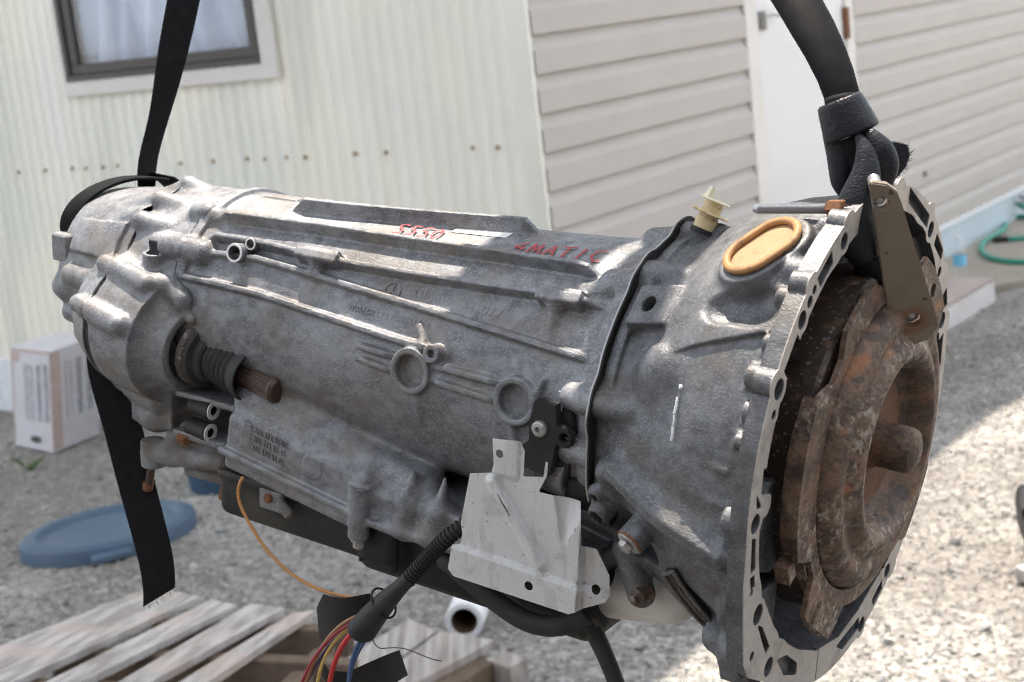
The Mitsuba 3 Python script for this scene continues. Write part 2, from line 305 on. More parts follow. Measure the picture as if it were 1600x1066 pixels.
# signed-distance modelling: cast metal with fillets
class Vol:
    def __init__(s, lo, hi, h, fair=4):
        s.lo, s.h, s.fair = np.asarray(lo, float), h, fair
        s.ax = [np.arange(l, u + h, h).astype(np.float32) for l, u in zip(lo, hi)]
        s.d = np.full([len(a) for a in s.ax], 1.0, np.float32)
    def reg(s, lo, hi):
        return tuple(slice(max(0, np.searchsorted(a, l) - 1), min(len(a), np.searchsorted(a, u) + 1)) for a, l, u in zip(s.ax, lo, hi))
    def grid(s, sl):
        x, y, z = (a[q] for a, q in zip(s.ax, sl))
        return x[:, None, None], y[None, :, None], z[None, None, :]
    def op(s, fn, lo, hi, k=0.004, cut=False):
        m = k + 2 * s.h
        sl = s.reg([l - m for l in lo], [u + m for u in hi])
        if any(q.stop <= q.start for q in sl): return
        b = np.broadcast_to(fn(*s.grid(sl)).astype(np.float32), s.d[sl].shape); a = s.d[sl]
        if cut:
            a, b = -a, b
        hh = np.clip(0.5 + 0.5 * (a - b) / k, 0, 1)
        o = a * (1 - hh) + b * hh - k * hh * (1 - hh)
        s.d[sl] = -o if cut else o
    def cyl(s, p, q, r, k=0.004, cut=False, r2=None):
        p, q = np.asarray(p, float), np.asarray(q, float); L = np.linalg.norm(q - p); d = (q - p) / L; r2 = r if r2 is None else r2
        R = max(r, r2)
        def fn(x, y, z):
            t = (x - p[0]) * d[0] + (y - p[1]) * d[1] + (z - p[2]) * d[2]
            rr = np.sqrt(np.maximum((x - p[0]) ** 2 + (y - p[1]) ** 2 + (z - p[2]) ** 2 - t * t, 0))
            return np.maximum(rr - (r + (r2 - r) * np.clip(t / L, 0, 1)), np.abs(t - L / 2) - L / 2)
        s.op(fn, np.minimum(p, q) - R, np.maximum(p, q) + R, k, cut)
    def cap(s, p, q, r, k=0.004, r2=None, cut=False):
        p, q = np.asarray(p, float), np.asarray(q, float); e = q - p; ee = max(e @ e, 1e-12); r2 = r if r2 is None else r2; R = max(r, r2)
        def fn(x, y, z):
            t = np.clip(((x - p[0]) * e[0] + (y - p[1]) * e[1] + (z - p[2]) * e[2]) / ee, 0, 1)
            return np.sqrt((x - p[0] - t * e[0]) ** 2 + (y - p[1] - t * e[1]) ** 2 + (z - p[2] - t * e[2]) ** 2) - (r + (r2 - r) * t)
        s.op(fn, np.minimum(p, q) - R, np.maximum(p, q) + R, k, cut)
    def box(s, c, half, k=0.004, R=None, rnd=0.002, cut=False):
        c, half = np.asarray(c, float), np.asarray(half, float); R = np.eye(3) if R is None else np.asarray(R, float)
        def fn(x, y, z):
            q = [np.abs((x - c[0]) * R[0][i] + (y - c[1]) * R[1][i] + (z - c[2]) * R[2][i]) - half[i] + rnd for i in range(3)]
            return np.sqrt(sum(np.maximum(a, 0) ** 2 for a in q)) + np.minimum(np.maximum(np.maximum(q[0], q[1]), q[2]), 0) - rnd
        e = np.abs(R) @ half
        s.op(fn, c - e, c + e, k, cut)
    def ell(s, c, rad, k=0.006, cut=False):
        c, rad = np.asarray(c, float), np.asarray(rad, float)
        def fn(x, y, z):
            q = np.sqrt(((x - c[0]) / rad[0]) ** 2 + ((y - c[1]) / rad[1]) ** 2 + ((z - c[2]) / rad[2]) ** 2)
            return (q - 1) * rad.min()
        s.op(fn, c - rad, c + rad, k, cut)
    def mesh(s):
        d, h = s.d, s.h; g = d < 0
        c = np.zeros([n - 1 for n in d.shape], np.uint8)
        off = [(i, j, k) for i in (0, 1) for j in (0, 1) for k in (0, 1)]
        cut = lambda a, o: a[o[0]:a.shape[0] - 1 + o[0], o[1]:a.shape[1] - 1 + o[1], o[2]:a.shape[2] - 1 + o[2]]
        for o in off: c += cut(g, o)
        ix = np.argwhere((c > 0) & (c < 8))
        val = {o: d[ix[:, 0] + o[0], ix[:, 1] + o[1], ix[:, 2] + o[2]] for o in off}
        acc, cnt = np.zeros((len(ix), 3)), np.zeros(len(ix))
        for o in off:
            for a in range(3):
                if o[a] == 0:
                    o2 = tuple(1 if i == a else o[i] for i in range(3)); v0, v1 = val[o], val[o2]
                    m = (v0 < 0) != (v1 < 0); t = np.where(m, v0 / np.where(m, v0 - v1, 1), 0)
                    pt = np.repeat(np.array(o, float)[None], len(ix), 0); pt[:, a] = t
                    acc += pt * m[:, None]; cnt += m
        v = s.lo + h * (ix + acc / cnt[:, None])
        num = np.full(c.shape, -1, np.int32); num[tuple(ix.T)] = np.arange(len(ix))
        F = []
        for a in range(3):
            b1, b2 = (a + 1) % 3, (a + 2) % 3
            lo_ = np.take(g, range(g.shape[a] - 1), a); hi_ = np.take(g, range(1, g.shape[a]), a)
            e = np.argwhere(lo_ != hi_); e = e[(e[:, b1] > 0) & (e[:, b2] > 0) & (e[:, b1] < g.shape[b1] - 1) & (e[:, b2] < g.shape[b2] - 1)]
            inside = g[tuple(e.T)]
            q = []
            for d1, d2 in ((1, 1), (0, 1), (0, 0), (1, 0)):
                w = e.copy(); w[:, b1] -= d1; w[:, b2] -= d2; q.append(num[tuple(w.T)])
            q = np.stack(q, 1); q[~inside] = q[~inside][:, ::-1]
            F.append(q)
        F = np.vstack(F)
        if s.fair:                                             # Taubin fairing takes out the grid's ripple
            from scipy.sparse import csr_matrix
            e = np.vstack([F[:, [0, 1]], F[:, [1, 2]], F[:, [2, 3]], F[:, [3, 0]]]); e = np.vstack([e, e[:, ::-1]])
            A = csr_matrix((np.ones(len(e)), (e[:, 0], e[:, 1])), shape=(len(v), len(v))); dg = np.maximum(np.asarray(A.sum(1)).ravel(), 1)[:, None]
            for lam in (.5, -.52) * s.fair: v = v + lam * (A @ v / dg - v)
        return trimesh.Trimesh(v, np.vstack([F[:, [0, 1, 2]], F[:, [0, 2, 3]]]), process=False)

# ---------------------------------------------------------------- transmission frame: x = towards the camera side, y = along the axis to the bell, z = up
TC = A3(0.281, 1.309, 1.312)
_yaw, _tilt = 0.605, -0.179
AX = A3(math.cos(_tilt) * math.cos(_yaw), -math.cos(_tilt) * math.sin(_yaw), math.sin(_tilt))
SI = np.cross(AX, [0, 0, 1.0]); SI /= np.linalg.norm(SI)
UP = np.cross(SI, AX)
_m = np.eye(4); _m[:3, 0], _m[:3, 1], _m[:3, 2], _m[:3, 3] = SI, AX, UP, TC
TM = T4(_m.tolist())
W = lambda s, a, b: TC + s * AX + a * SI + b * UP          # world point
V = lambda s, a, b: A3(a, s, b)                              # author point (x, y, z) = (a, s, b)
def LW(p):                                                   # world -> author point
    q = np.asarray(p) - TC; return A3(q @ SI, q @ AX, q @ UP)

# ---------------------------------------------------------------- ground, house, background (world)
def ground_z(x, y):
    sm = lambda a, b, t: np.clip((t - a) / (b - a), 0, 1) ** 2 * (3 - 2 * np.clip((t - a) / (b - a), 0, 1))
    return -0.10 * sm(0.6, 1.7, x) * sm(5.6, 7.0, y) + 0.012 * (meshkit.fbm(np.stack([x * 1.7, y * 1.7, x * 0], -1), 3, 5) - 0.5)
gx = np.unique(np.r_[np.linspace(-40, -5, 12), np.linspace(-5, 7, 161), np.linspace(7, 40, 12)])
gy = np.unique(np.r_[np.linspace(-30, 2, 12), np.linspace(2, 14, 161), np.linspace(14, 60, 12)])
X, Y = np.meshgrid(gx, gy, indexing='ij'); Z = ground_z(X, Y)
idx = np.arange(X.size).reshape(X.shape)
add('ground', (np.stack([X, Y, Z], -1).reshape(-1, 3), np.stack([idx[:-1, :-1], idx[1:, :-1], idx[1:, 1:], idx[:-1, 1:]], -1).reshape(-1, 4)), 'm_ground', True, kind='structure')
m = extr_ch(Polygon([(-30, -30), (30, -30), (30, 2.2), (1.3, 3.05), (0.3, 3.42), (-1.7, 3.95), (-30, 4.2)]), 0.06, 0.004); m.apply_translation([0, 0, -0.03]); add('asphalt_drive', m, 'm_asphalt', kind='structure')
tag('workshop', 'dark metal clad workshop behind the photographer', 'workshop')
add('workshop__wall', rbox((0, -6, 2.6), (26, 0.3, 5.4), 0.01), 'm_workshop'); add('workshop__roof', rbox((0, -9, 5.4), (26.6, 7, 0.2), 0.01), 'm_roof')
# loose gravel: one mesh of all its stones
rng = np.random.default_rng(11)
ico = trimesh.creation.icosahedron(); iv, if_ = np.asarray(ico.vertices), np.asarray(ico.faces)
n1 = 82000
sx = rng.uniform(-4.2, 3.6, n1); sy = 2.9 + 6.6 * rng.beta(1.1, 1.5, n1)
keep = (sy > np.interp(sx, [-4, -1.7, .3, 1.3, 4], [4.0, 3.97, 3.45, 3.08, 3.0])) & (sy < 6.0 + np.where(sx < .11, (0.11 - sx) * .72, (sx - .11) * 1.39)) & (np.abs(sx) < 0.55 + sy * 0.36)
sx, sy = sx[keep], sy[keep]; n1 = len(sx)
size = 0.0035 + 0.009 * rng.beta(1.2, 4.0, n1) + (rng.random(n1) > 0.98) * rng.uniform(0.004, 0.011, n1)
sc3 = size[:, None] * rng.uniform([0.8, 0.6, 0.45], [1.3, 1.1, 0.9], (n1, 3))
vv = iv[None] * (1 + 0.25 * rng.uniform(-1, 1, (n1, 12, 1))) * sc3[:, None]
tilt = rng.normal(0, 0.35, (n1, 2)); yaw = rng.uniform(0, 6.283, n1)
cz, sz_ = np.cos(yaw)[:, None], np.sin(yaw)[:, None]
vx, vy = vv[..., 0] * cz - vv[..., 1] * sz_, vv[..., 0] * sz_ + vv[..., 1] * cz
vz = vv[..., 2] + vx * tilt[:, :1] + vy * tilt[:, 1:]
base = ground_z(sx, sy) + sc3[:, 2] * 0.45
gv = np.stack([vx + sx[:, None], vy + sy[:, None], vz + base[:, None]], -1).reshape(-1, 3)
gf = (if_[None] + 12 * np.arange(n1)[:, None, None]).reshape(-1, 3)
tone = 0.17 + 0.27 * rng.beta(1.7, 1.9, n1); warm = rng.normal(0, 0.022, n1)
col = np.clip(np.stack([tone * (1.03 + warm), tone, tone * (0.95 - warm)], -1), 0.04, 0.75)
add('gravel', (gv, gf), 'm_stone', False, color=np.repeat(col, 12, 0), label='loose pale limestone gravel covering the yard', cat='gravel', kind='stuff')

CP = np.array([0.11, 6.0]); TD = np.array([-0.811, 0.585]); SD = np.array([0.5835, 0.8121])
nT, nS = np.array([-0.585, -0.811]), np.array([0.8121, -0.5835])
def TWp(u, z, off=0.0): return np.array([*(CP + TD * u + nT * off), z])     # on the trailer wall
def SWp(u, z, off=0.0): return np.array([*(CP + SD * u + nS * off), z])     # on the siding wall
def wallbox(fn, u0, u1, z0, z1, o0, o1, ch=0.002):
    P = [fn(u, z, o) for u in (u0, u1) for z in (z0, z1) for o in (o0, o1)]
    P = np.array(P).reshape(2, 2, 2, 3); c = P.reshape(-1, 3).mean(0)
    ux = P[1, 0, 0] - P[0, 0, 0]; uz = P[0, 1, 0] - P[0, 0, 0]; uo = P[0, 0, 1] - P[0, 0, 0]
    s = [np.linalg.norm(a) for a in (ux, uz, uo)]
    return rbox(c, s, ch, np.stack([ux / s[0], uz / s[1], uo / s[2]], 1))
H = 5.5
# mobile home
tag('mobile_home', 'weathered cream mobile home of corrugated metal with a dark framed window', 'mobile home')
def corrugated(u0, u1, z0, z1, name, parent='mobile_home'):
    u = np.arange(u0, u1 + 1e-6, 0.0057); ph = (u / 0.068) % 1
    prof = 0.0036 * np.clip(1.6 * np.cos(2 * np.pi * ph) - 0.1, -0.5, 1) + 0.003 * meshkit.fbm(np.stack([u * 3, u * 0, u * 0], -1), 2)
    zz = np.linspace(z0, z1, 5)
    v = np.array([[TWp(a, z, o) for a, o in zip(u, prof)] for z in zz]).reshape(-1, 3); n = len(u)
    i = np.arange(n - 1); f = np.vstack([np.stack([k * n + i, k * n + i + n, k * n + i + n + 1, k * n + i + 1], 1) for k in range(4)])
    add(f'{parent}__{name}', (v, f), 'm_corrugated', True)
# wall sheets round the window opening (window u 1.13-2.44, z 1.52-2.3)
WU0, WU1, WZ0, WZ1 = 1.127, 2.44, 1.517, 2.36
corrugated(0.0, WU0 + .02, 0.27, H, 'wall_panel'); corrugated(WU0 + .02, WU1 - .02, 0.27, WZ0 + .02, 'wall_panel'); corrugated(WU0 + .02, WU1 - .02, WZ1 - .02, H, 'wall_panel'); corrugated(WU1 - .02, 9.0, 0.27, H, 'wall_panel')
add('mobile_home__skirt', cat_([wallbox(TWp, a, a + 0.295, -0.1, 0.268, 0.0, 0.016) for a in np.arange(0.0, 9, 0.3)]), 'm_white')
add('mobile_home__corner_post', wallbox(TWp, -0.095, -0.002, 0.1, H, -0.01, 0.009), 'm_corrugated')
wk = 'mobile_home__window'
scene_trim = cat_([wallbox(TWp, WU0, WU1, WZ0, 1.583, 0.004, 0.026), wallbox(TWp, WU0, WU1, 2.29, WZ1, 0.004, 0.026), wallbox(TWp, WU0, 1.215, 1.583, 2.29, 0.004, 0.026), wallbox(TWp, 2.408, WU1, 1.583, 2.29, 0.004, 0.026)])
add(wk, scene_trim, 'm_trim')
fr = []
for (a, b, c, d, o) in ((1.216, 2.407, 1.583, 1.610, 0.034), (1.216, 2.407, 2.26, 2.29, 0.034), (1.216, 1.245, 1.61, 2.26, 0.034), (2.375, 2.407, 1.61, 2.26, 0.034),
                        (1.247, 2.373, 1.611, 1.655, 0.022), (1.247, 2.373, 2.22, 2.258, 0.022), (1.247, 1.272, 1.656, 2.219, 0.022), (2.322, 2.373, 1.656, 2.219, 0.022)):
    fr.append(wallbox(TWp, a, b, c, d, -0.03, o, 0.003))
add(wk + '__frame', cat_(fr), 'm_bronze')
P4 = [TWp(1.272, 1.655, 0.008), TWp(2.322, 1.655, 0.008), TWp(2.322, 2.22, 0.008), TWp(1.272, 2.22, 0.008)]
add(wk + '__pane', (np.array(P4), np.array([[0, 1, 2, 3]])), 'm_glass', False)
u = np.linspace(1.2, 2.4, 160); zz = np.linspace(1.6, 2.35, 24)
cv = np.array([[TWp(a, z, -0.05 + 0.018 * math.sin(a * 38 + 1.5 * math.sin(z * 7 + a * 3))) for a in u] for z in zz]).reshape(-1, 3)
i = np.arange(159); cf = np.vstack([np.stack([k * 160 + i, k * 160 + i + 160, k * 160 + i + 161, k * 160 + i + 1], 1) for k in range(23)])
add(wk + '__curtain', (cv, cf), 'm_curtain', True)
for uu, z in zip([2.876, 2.685, 2.496, 2.404, 2.287, 2.188, 1.788, 1.589, 1.389, 1.287, 1.164, 1.062, 0.795, 0.637, 0.212, 0.099], [1.189, 1.191, 1.194, 1.19, 1.192, 1.194, 1.191, 1.192, 1.195, 1.191, 1.192, 1.188, 1.193, 1.191, 1.191, 1.188]):
    n3 = np.array([*nT, 0]); p = TWp(uu, z, 0.002)
    add('mobile_home__screw', lathe([(0, 0.013), (0.004, 0.012), (0.0075, 0.008), (0.008, 0.0)], p, n3, 10), 'm_screw')
ov = 0.5
rp = [CP + nT * 2.0 + nS * ov, CP + TD * 9.2 + nT * 2.0, CP + TD * 9.2 + SD * 12, CP + SD * 12 + nS * ov]
add('mobile_home__roof', extr(Polygon(rp), 0.18, H), 'm_roof')

# siding house on the right of the corner
tag('siding_house', 'house wing in beige vinyl lap siding with a white door', 'house')
def course(u0, u1, z0, z1):
    prof = [(0.000, 0.002), (0.030, 0.0), (0.030, 0.012), (0.029, 0.56), (0.020, 0.66), (0.011, 0.82), (0.004, 1.02)]
    v = np.array([SWp(u, z0 + q * (z1 - z0) if k != 1 else z0 - 0.006, o) for u in (u0, u1) for k, (o, q) in enumerate(prof)]); n = len(prof)
    f = np.array([[k, n + k, n + k + 1, k + 1] for k in range(n - 1)])
    return v, f
for k in range(-5, 22):                 # left of the door
    z = 0.857 + 0.1467 * k
    if z + .1467 > 0.155: add('siding_house__siding_board', course(0.12, 1.872, max(z, 0.155), z + 0.1467), 'm_siding', 20)
for k in range(-4, 23):                 # right of the door
    z = 0.730 + 0.1452 * k
    if z + .1452 > 0.156: add('siding_house__siding_board', course(3.125, 10.5, max(z, 0.155), z + 0.1452), 'm_siding', 20)
add('siding_house__sheathing', wallbox(SWp, 0.2, 11, -0.1, H, -0.12, -0.005), 'm_corner')
add('siding_house__corner_trim', cat_([wallbox(SWp, 0.03, 0.075, 0.1, H, -0.004, 0.012), wallbox(SWp, 0.075, 0.125, 0.1, H, -0.004, 0.024)]), 'm_corner')
add('siding_house__door_frame', cat_([wallbox(SWp, 1.876, 2.0, 0.06, 2.3, -0.004, 0.03), wallbox(SWp, 3.022, 3.122, 0.06, 2.3, -0.004, 0.03), wallbox(SWp, 2.0, 3.022, 2.2, 2.3, -0.004, 0.03)]), 'm_trim')
add('siding_house__door', wallbox(SWp, 2.006, 3.016, 0.08, 2.196, -0.002, 0.018), 'm_door')
add('siding_house__door__handle', cat_([rbox(SWp(2.045, 1.50, 0.035), (0.03, 0.03, 0.09), 0.004), tube([SWp(2.04, 1.515, 0.045), SWp(2.1, 1.52, 0.06), SWp(2.19, 1.512, 0.055)], 0.008, 8)]), 'm_zinc')
add('siding_house__door__hinge', wallbox(SWp, 3.0, 3.05, 1.34, 1.5, 0.019, 0.04), 'm_rust_orange')
add('siding_house__sill_trim', wallbox(SWp, 0.12, 10.5, 0.118, 0.154, -0.004, 0.03), 'm_white')
add('siding_house__skirting', cat_([wallbox(SWp, a, a + 0.094, -0.16, 0.117, -0.004, 0.010) for a in np.arange(3.2, 8.2, 0.1)] + [wallbox(SWp, 0.1, 8.2, -0.16, 0.117, -0.006, 0.002)]), 'm_skirt')
add('siding_house__vent', lathe([(0, 0.03), (0.014, 0.03), (0.018, 0.02), (0.018, 0)], SWp(4.0, 0.492, 0.01), np.array([*nS, 0]), 14), 'm_bronze')

# slab, step, bottle, hose
slab = [SWp(2.6, 0, 0.0)[:2], SWp(9, 0, 0.0)[:2], A3(8.0, 11.2), A3(4.5, 9.32), A3(2.80, 8.575), A3(2.62, 8.50), A3(2.3, 8.5)]
m = extr_ch(Polygon(slab).buffer(0), 0.09, 0.006); m.apply_translation([0, 0, -0.15])
add('patio_slab', m, 'm_concrete', kind='structure')
# low step box: front edge parallel to the siding
f0, f1 = A3(2.548, 8.292), A3(1.55, 6.985)
bk = A3(-0.8121, 0.5835) * 0.23
tag('step_box', 'low whitewashed wooden step with a worn brown top beside the house skirting', 'step')
m = extr_ch(Polygon([f0, f1, f1 + bk, f0 + bk]), 0.145, 0.004); m.apply_translation([0, 0, -0.13]); add('step_box__side', m, 'm_step')
e = 0.004
m = extr_ch(Polygon([f0 + A3(.58, .81) * e, f1, f1 + bk, f0 + bk]).buffer(0.006, join_style=2), 0.016, 0.003); m.apply_translation([0, 0, 0.0155]); add('step_box__tread', m, 'm_step_top')
bp = A3(2.368, 8.268, 0.032)
tag('water_bottle', 'clear plastic water bottle with a light blue label standing on the step', 'bottle')
add('water_bottle__body', lathe([(0, 0.002), (0.028, 0), (0.033, 0.006), (0.033, 0.05), (0.031, 0.055), (0.033, 0.06), (0.0325, 0.15), (0.03, 0.17), (0.015, 0.205), (0.0125, 0.21), (0.0125, 0.225)], bp, [0, 0, 1], 24), 'm_bottle')
add('water_bottle__label', lathe([(0.0338, 0.088), (0.0342, 0.089), (0.0342, 0.139), (0.0338, 0.14)], bp, [0, 0, 1], 24), 'm_bottle_label')
add('water_bottle__cap', lathe([(0.0145, 0.222), (0.015, 0.224), (0.015, 0.238), (0.013, 0.24), (0, 0.24)], bp, [0, 0, 1], 18), 'm_white')
hz = -0.045
tag('garden_hose', 'green garden hose looped on the concrete slab below the tap', 'hose')
add('garden_hose__hose', tube([[3.40, 10.44, 0.06], [3.47, 10.47, 0.02], [3.52, 10.50, hz + .03], [3.45, 10.6, hz], [3.25, 10.28, hz], [3.02, 9.9, hz], [2.86, 9.52, hz], [2.83, 9.30, hz], [2.90, 9.05, hz], [3.06, 8.97, hz], [3.3, 9.0, hz], [3.7, 9.2, hz], [4.1, 9.6, hz]], 0.017, 10, samples=90), 'm_hose', True)
add('garden_hose__hose', tube([[3.11, 9.80, hz], [3.25, 9.78, hz], [3.45, 9.86, hz], [3.8, 10.1, hz]], 0.0165, 10, samples=30), 'm_hose', True)
add('garden_hose__coupling', cylm([3.02, 9.82, hz], [3.11, 9.80, hz], 0.022, 0.003, 12), 'm_black')
tp = SWp(5.66, 0.05, 0.011); n3 = np.array([*nS, 0])
tag('tap', 'garden tap with a purple handle on the house skirting', 'tap')
add('tap__valve', cat_([cylm(tp, tp + n3 * 0.07, 0.014, 0.002, 12), cylm(tp + n3 * 0.06, tp + n3 * 0.06 - A3(0, 0, 0.05), 0.012, 0.002, 12)]), 'm_zinc')
add('tap__handle', lathe([(0, 0.0), (0.03, 0.002), (0.034, 0.008), (0.03, 0.014), (0, 0.016)], tp + n3 * 0.05 + A3(0, 0, 0.03), [0.3, -0.2, 1], 14), 'm_wire_violet')

# carton
c0, c1, c2 = A3(-2.282, 7.093, 0), A3(-2.047, 6.867, 0), A3(-1.906, 7.13, 0)
c3 = c0 + c2 - c1; ln = A3(0.055, 0.0, 0)
tag('carton', 'white printed cardboard carton with pinkish edges standing on the gravel by the mobile home', 'carton')
hh = 0.462
top = [p + ln + A3(0, 0, hh) for p in (c0, c1, c2, c3)]
add('carton__body', hullm(np.vstack([[p + A3(0, 0, 0.012) for p in (c0, c1, c2, c3)], top])), 'm_carton')
def on_face(p, q, u, v, o=0.0015):
    n = np.cross(q - p, [0, 0, 1.0]); n /= np.linalg.norm(n)
    if n[1] > 0: n = -n
    return p + (q - p) * u + A3(0, 0, 0.012 + v * (hh - 0.012)) + ln * v + n * o
def face_quad(p, q, u0, u1, v0, v1, o=0.0015):
    return (np.array([on_face(p, q, a, b, o) for a, b in ((u0, v0), (u1, v0), (u1, v1), (u0, v1))]), np.array([[0, 1, 2, 3]]))
add('carton__printed_band', cat_([trimesh.Trimesh(q[0], [[0, 1, 2], [0, 2, 3]], process=False) for q in (face_quad(c1, c2, 0.0, 0.2, 0.02, .98), face_quad(c0, c1, 0.97, 1.0, 0.02, .98), face_quad(c0, c1, 0.0, 0.03, 0.1, .98), face_quad(c0, c1, 0.03, 0.97, .965, .995), face_quad(c0, c1, 0.06, 0.2, .86, .96))]), 'm_carton_pink', False)
rg = np.random.default_rng(4); q4 = []
for (p, q, cols) in ((c0, c1, (0.34, 0.42, 0.5, .64, .70, .82, .88)), (c1, c2, (0.30, 0.40, .54, .60, .76, .82))):
    for ci, cx in enumerate(cols):
        v = 0.30
        while v < 0.86:
            L_ = rg.uniform(0.012, 0.03)
            wd = 0.03 if ci < 2 else 0.048
            q4.append(face_quad(p, q, cx, cx + wd * rg.uniform(.7, 1), v, v + L_ * .75, 0.0025)); v += L_ + (0.02 if rg.random() < .12 else 0.004)
add('carton__lettering', cat_([trimesh.Trimesh(q[0], [[0, 1, 2], [0, 2, 3]], process=False) for q in q4]), 'm_ink', False, kind='stuff')
hq = [on_face(c0, c1, 0.56 + 0.14 * math.cos(t), 0.105 + 0.035 * math.sin(t), 0.003) for t in np.linspace(0, 2 * np.pi, 18, endpoint=False)]
add('carton__handle_hole', trimesh.Trimesh(hq, [[0, k, k + 1] for k in range(1, 17)], process=False), 'm_bronze', False)

# blue lid lying on the gravel, on a slight mound
lc = A3(-1.505, 5.53, 0.035); lx = A3(0.85, 0.48, 0.0); lx /= np.linalg.norm(lx); ly = A3(-lx[1], lx[0], 0)
prof = [(0, 0.010), (0.185, 0.012), (0.2, 0.008), (0.212, 0.01), (0.222, 0.026), (0.232, 0.028), (0.255, 0.026), (0.27, 0.016), (0.274, 0.0), (0.274, -0.032), (0.268, -0.034)]
m = lathe(prof, [0, 0, 0], [0, 0, 1], 72); m = place(m, lc, lx * 1.15, ly * 0.93, A3(0.02, 0.05, 1))
tag('drum_lid', 'round blue plastic drum lid lying on the gravel', 'lid')
add('drum_lid__disc', m, 'm_lid', 35)
tb = lc - ly * 0.257 - lx * 0.07
add('drum_lid__tab', rbox(tb + A3(0, 0, -0.012), (0.14, 0.05, 0.028), 0.006, np.stack([lx, ly, A3(0, 0, 1)], 1)), 'm_lid')
tag('blue_tub', 'dark blue plastic tub on the gravel behind the lid', 'tub')
bc = A3(-1.19, 6.06, 0)
add('blue_tub__body', lathe([(0, 0.006), (0.11, 0.0), (0.115, 0.01), (0.14, 0.24), (0.135, 0.24), (0.11, 0.02), (0, 0.02)], bc, [0, 0, 1], 40), 'm_bluetub')
add('blue_tub__rim', ringm(bc + A3(0, 0, 0.225), bc + A3(0, 0, 0.25), 0.15, 0.139, 0.003, 40), 'm_bluetub')
pp = A3(-.213, 4.09, 0.104); pd = A3(0.12, 0.98, -0.05); pd /= np.linalg.norm(pd)
tag('pipe', 'short white plastic pipe with a dirty brown bore lying behind the right pallet', 'pipe')
add('pipe__wall', ringm(pp, pp + pd * 0.5, 0.052, 0.0365, 0.003, 36), 'm_pvc')
add('pipe__bore', lathe([(0.036, 0.004), (0.036, 0.3), (0, 0.3)], pp, pd, 30), 'm_pvc_in')
# engine part and wood block at the right edge
ep = A3(1.60, 4.38, 0.0)
tag('engine_part', 'black greasy engine part lying in the sun at the right edge', 'engine part')
vb = Vol([-0.24, -0.2, 0], [0.25, 0.2, 0.3], 0.008)
vb.box(A3(0.05, 0, 0.12), A3(0.16, 0.11, 0.10), 0.02); vb.cyl(A3(-0.14, 0, 0.12), A3(-0.07, 0, 0.12), 0.10, 0.01); vb.cyl(A3(-0.18, 0, 0.12), A3(-0.13, 0, 0.12), 0.05, 0.01); vb.cyl(A3(-.05, 0, 0.2), A3(0.1, 0.02, 0.26), 0.05, 0.02)
vb.cyl(A3(-0.21, 0, 0.12), A3(-0.15, 0, 0.12), 0.025, 0.003, cut=True)
m = vb.mesh(); m.apply_translation(ep); add('engine_part__housing', m, 'm_engine', True)
add('engine_part__pulley', lathe([(0.02, 0), (0.085, 0.0), (0.088, 0.006), (0.08, 0.012), (0.08, 0.02), (0.088, 0.026), (0.085, 0.03), (0.02, 0.03)], ep + A3(-0.20, -0.0, 0.12), [1, 0, 0], 36), 'm_engine')
m = rbox((1.39, 4.17, 0.03), (0.16, 0.09, 0.04), 0.004, [[.9, -.43, 0], [.43, .9, 0], [0, 0, 1]]); add('wood_block', m, 'm_pallet', label='pale sawn offcut of wood on the sunny gravel at the right edge', cat='wood block')
def weed(c, n, seed):
    r = np.random.default_rng(seed); v = []
    for k in range(n):
        a, l = r.uniform(0, 6.28), r.uniform(0.03, 0.09); b = A3(math.cos(a), math.sin(a), 0); s_ = np.cross(b, [0, 0, 1]) * 0.006; p = np.asarray(c) + b * r.uniform(0, 0.02)
        v += [p - s_, p + s_, p + b * l * .4 + A3(0, 0, l * .6), p + b * l * .9 + A3(0, 0, l * .75)]
    f = np.concatenate([[[4 * k, 4 * k + 1, 4 * k + 2], [4 * k + 1, 4 * k + 3, 4 * k + 2]] for k in range(n)])
    return trimesh.Trimesh(v, f, process=False)
add('weed', weed([-2.10, 6.66, 0.0], 9, 1), 'm_grass', False, label='tiny green weed in the gravel in front of the carton', cat='weed')
add('weed', weed([1.31, 5.75, 0.0], 12, 2), 'm_grass', False, label='small yellow green weed in the sunlit gravel right of the torque converter', cat='weed')
# leaning pallet: boards slope down to the ground at their far end
dA = A3(0.0713, 0.9666, -0.2462); nA = A3(0.142, 0.2344, 0.9617); eA = np.cross(dA, nA)
tag('pallet', 'weathered grey wooden pallet with gaps between its boards, tilted, at the lower left', 'pallet')
for q in ([(-1.31, 3.564, .384), (-1.101, 3.132, .458), (-1.003, 4.541, .10), (-1.217, 4.762, .078)], [(-1.05, 3.139, .449), (-.967, 3.15, .434), (-.867, 4.382, .119), (-.972, 4.503, .105)],
          [(-.906, 3.159, .423), (-.831, 3.169, .409), (-.726, 4.341, .108), (-.851, 4.427, .105)], [(-.785, 3.175, .401), (-.715, 3.184, .388), (-.635, 4.318, .10), (-.699, 4.241, .128)]):
    q = np.array(q); q[0] += (q[0] - q[3]) * .05; q[1] += (q[1] - q[2]) * .03
    q[0] += (q[1] - q[0]) * .16; q[3] += (q[2] - q[3]) * .14; add('pallet__board', quadslab(q, 0.018, 0.003), 'm_pallet')
for t_, (ua, ub) in ((4.18, (-.02, .52)), (3.66, (-.1, .62)), (3.22, (-.1, .62))):
    p0 = A3(-1.003, 4.541, .10) + dA * (t_ - 4.541) - nA * 0.066
    add('pallet__stringer', rbox(p0 + eA * (ua + ub) / 2, (ub - ua, 0.1, 0.085), 0.004, np.stack([eA, dA, nA], 1)), 'm_pallet_dark')
add('pallet__stringer', quadslab([(-.640, 3.1, .33), (-.578, 3.10, .33), (-.539, 3.891, .16), (-.585, 3.85, .17)], 0.03), 'm_pallet_dark')
tag('pallet_001', 'pale worn wooden pallet lying flat below the middle of the transmission', 'pallet')
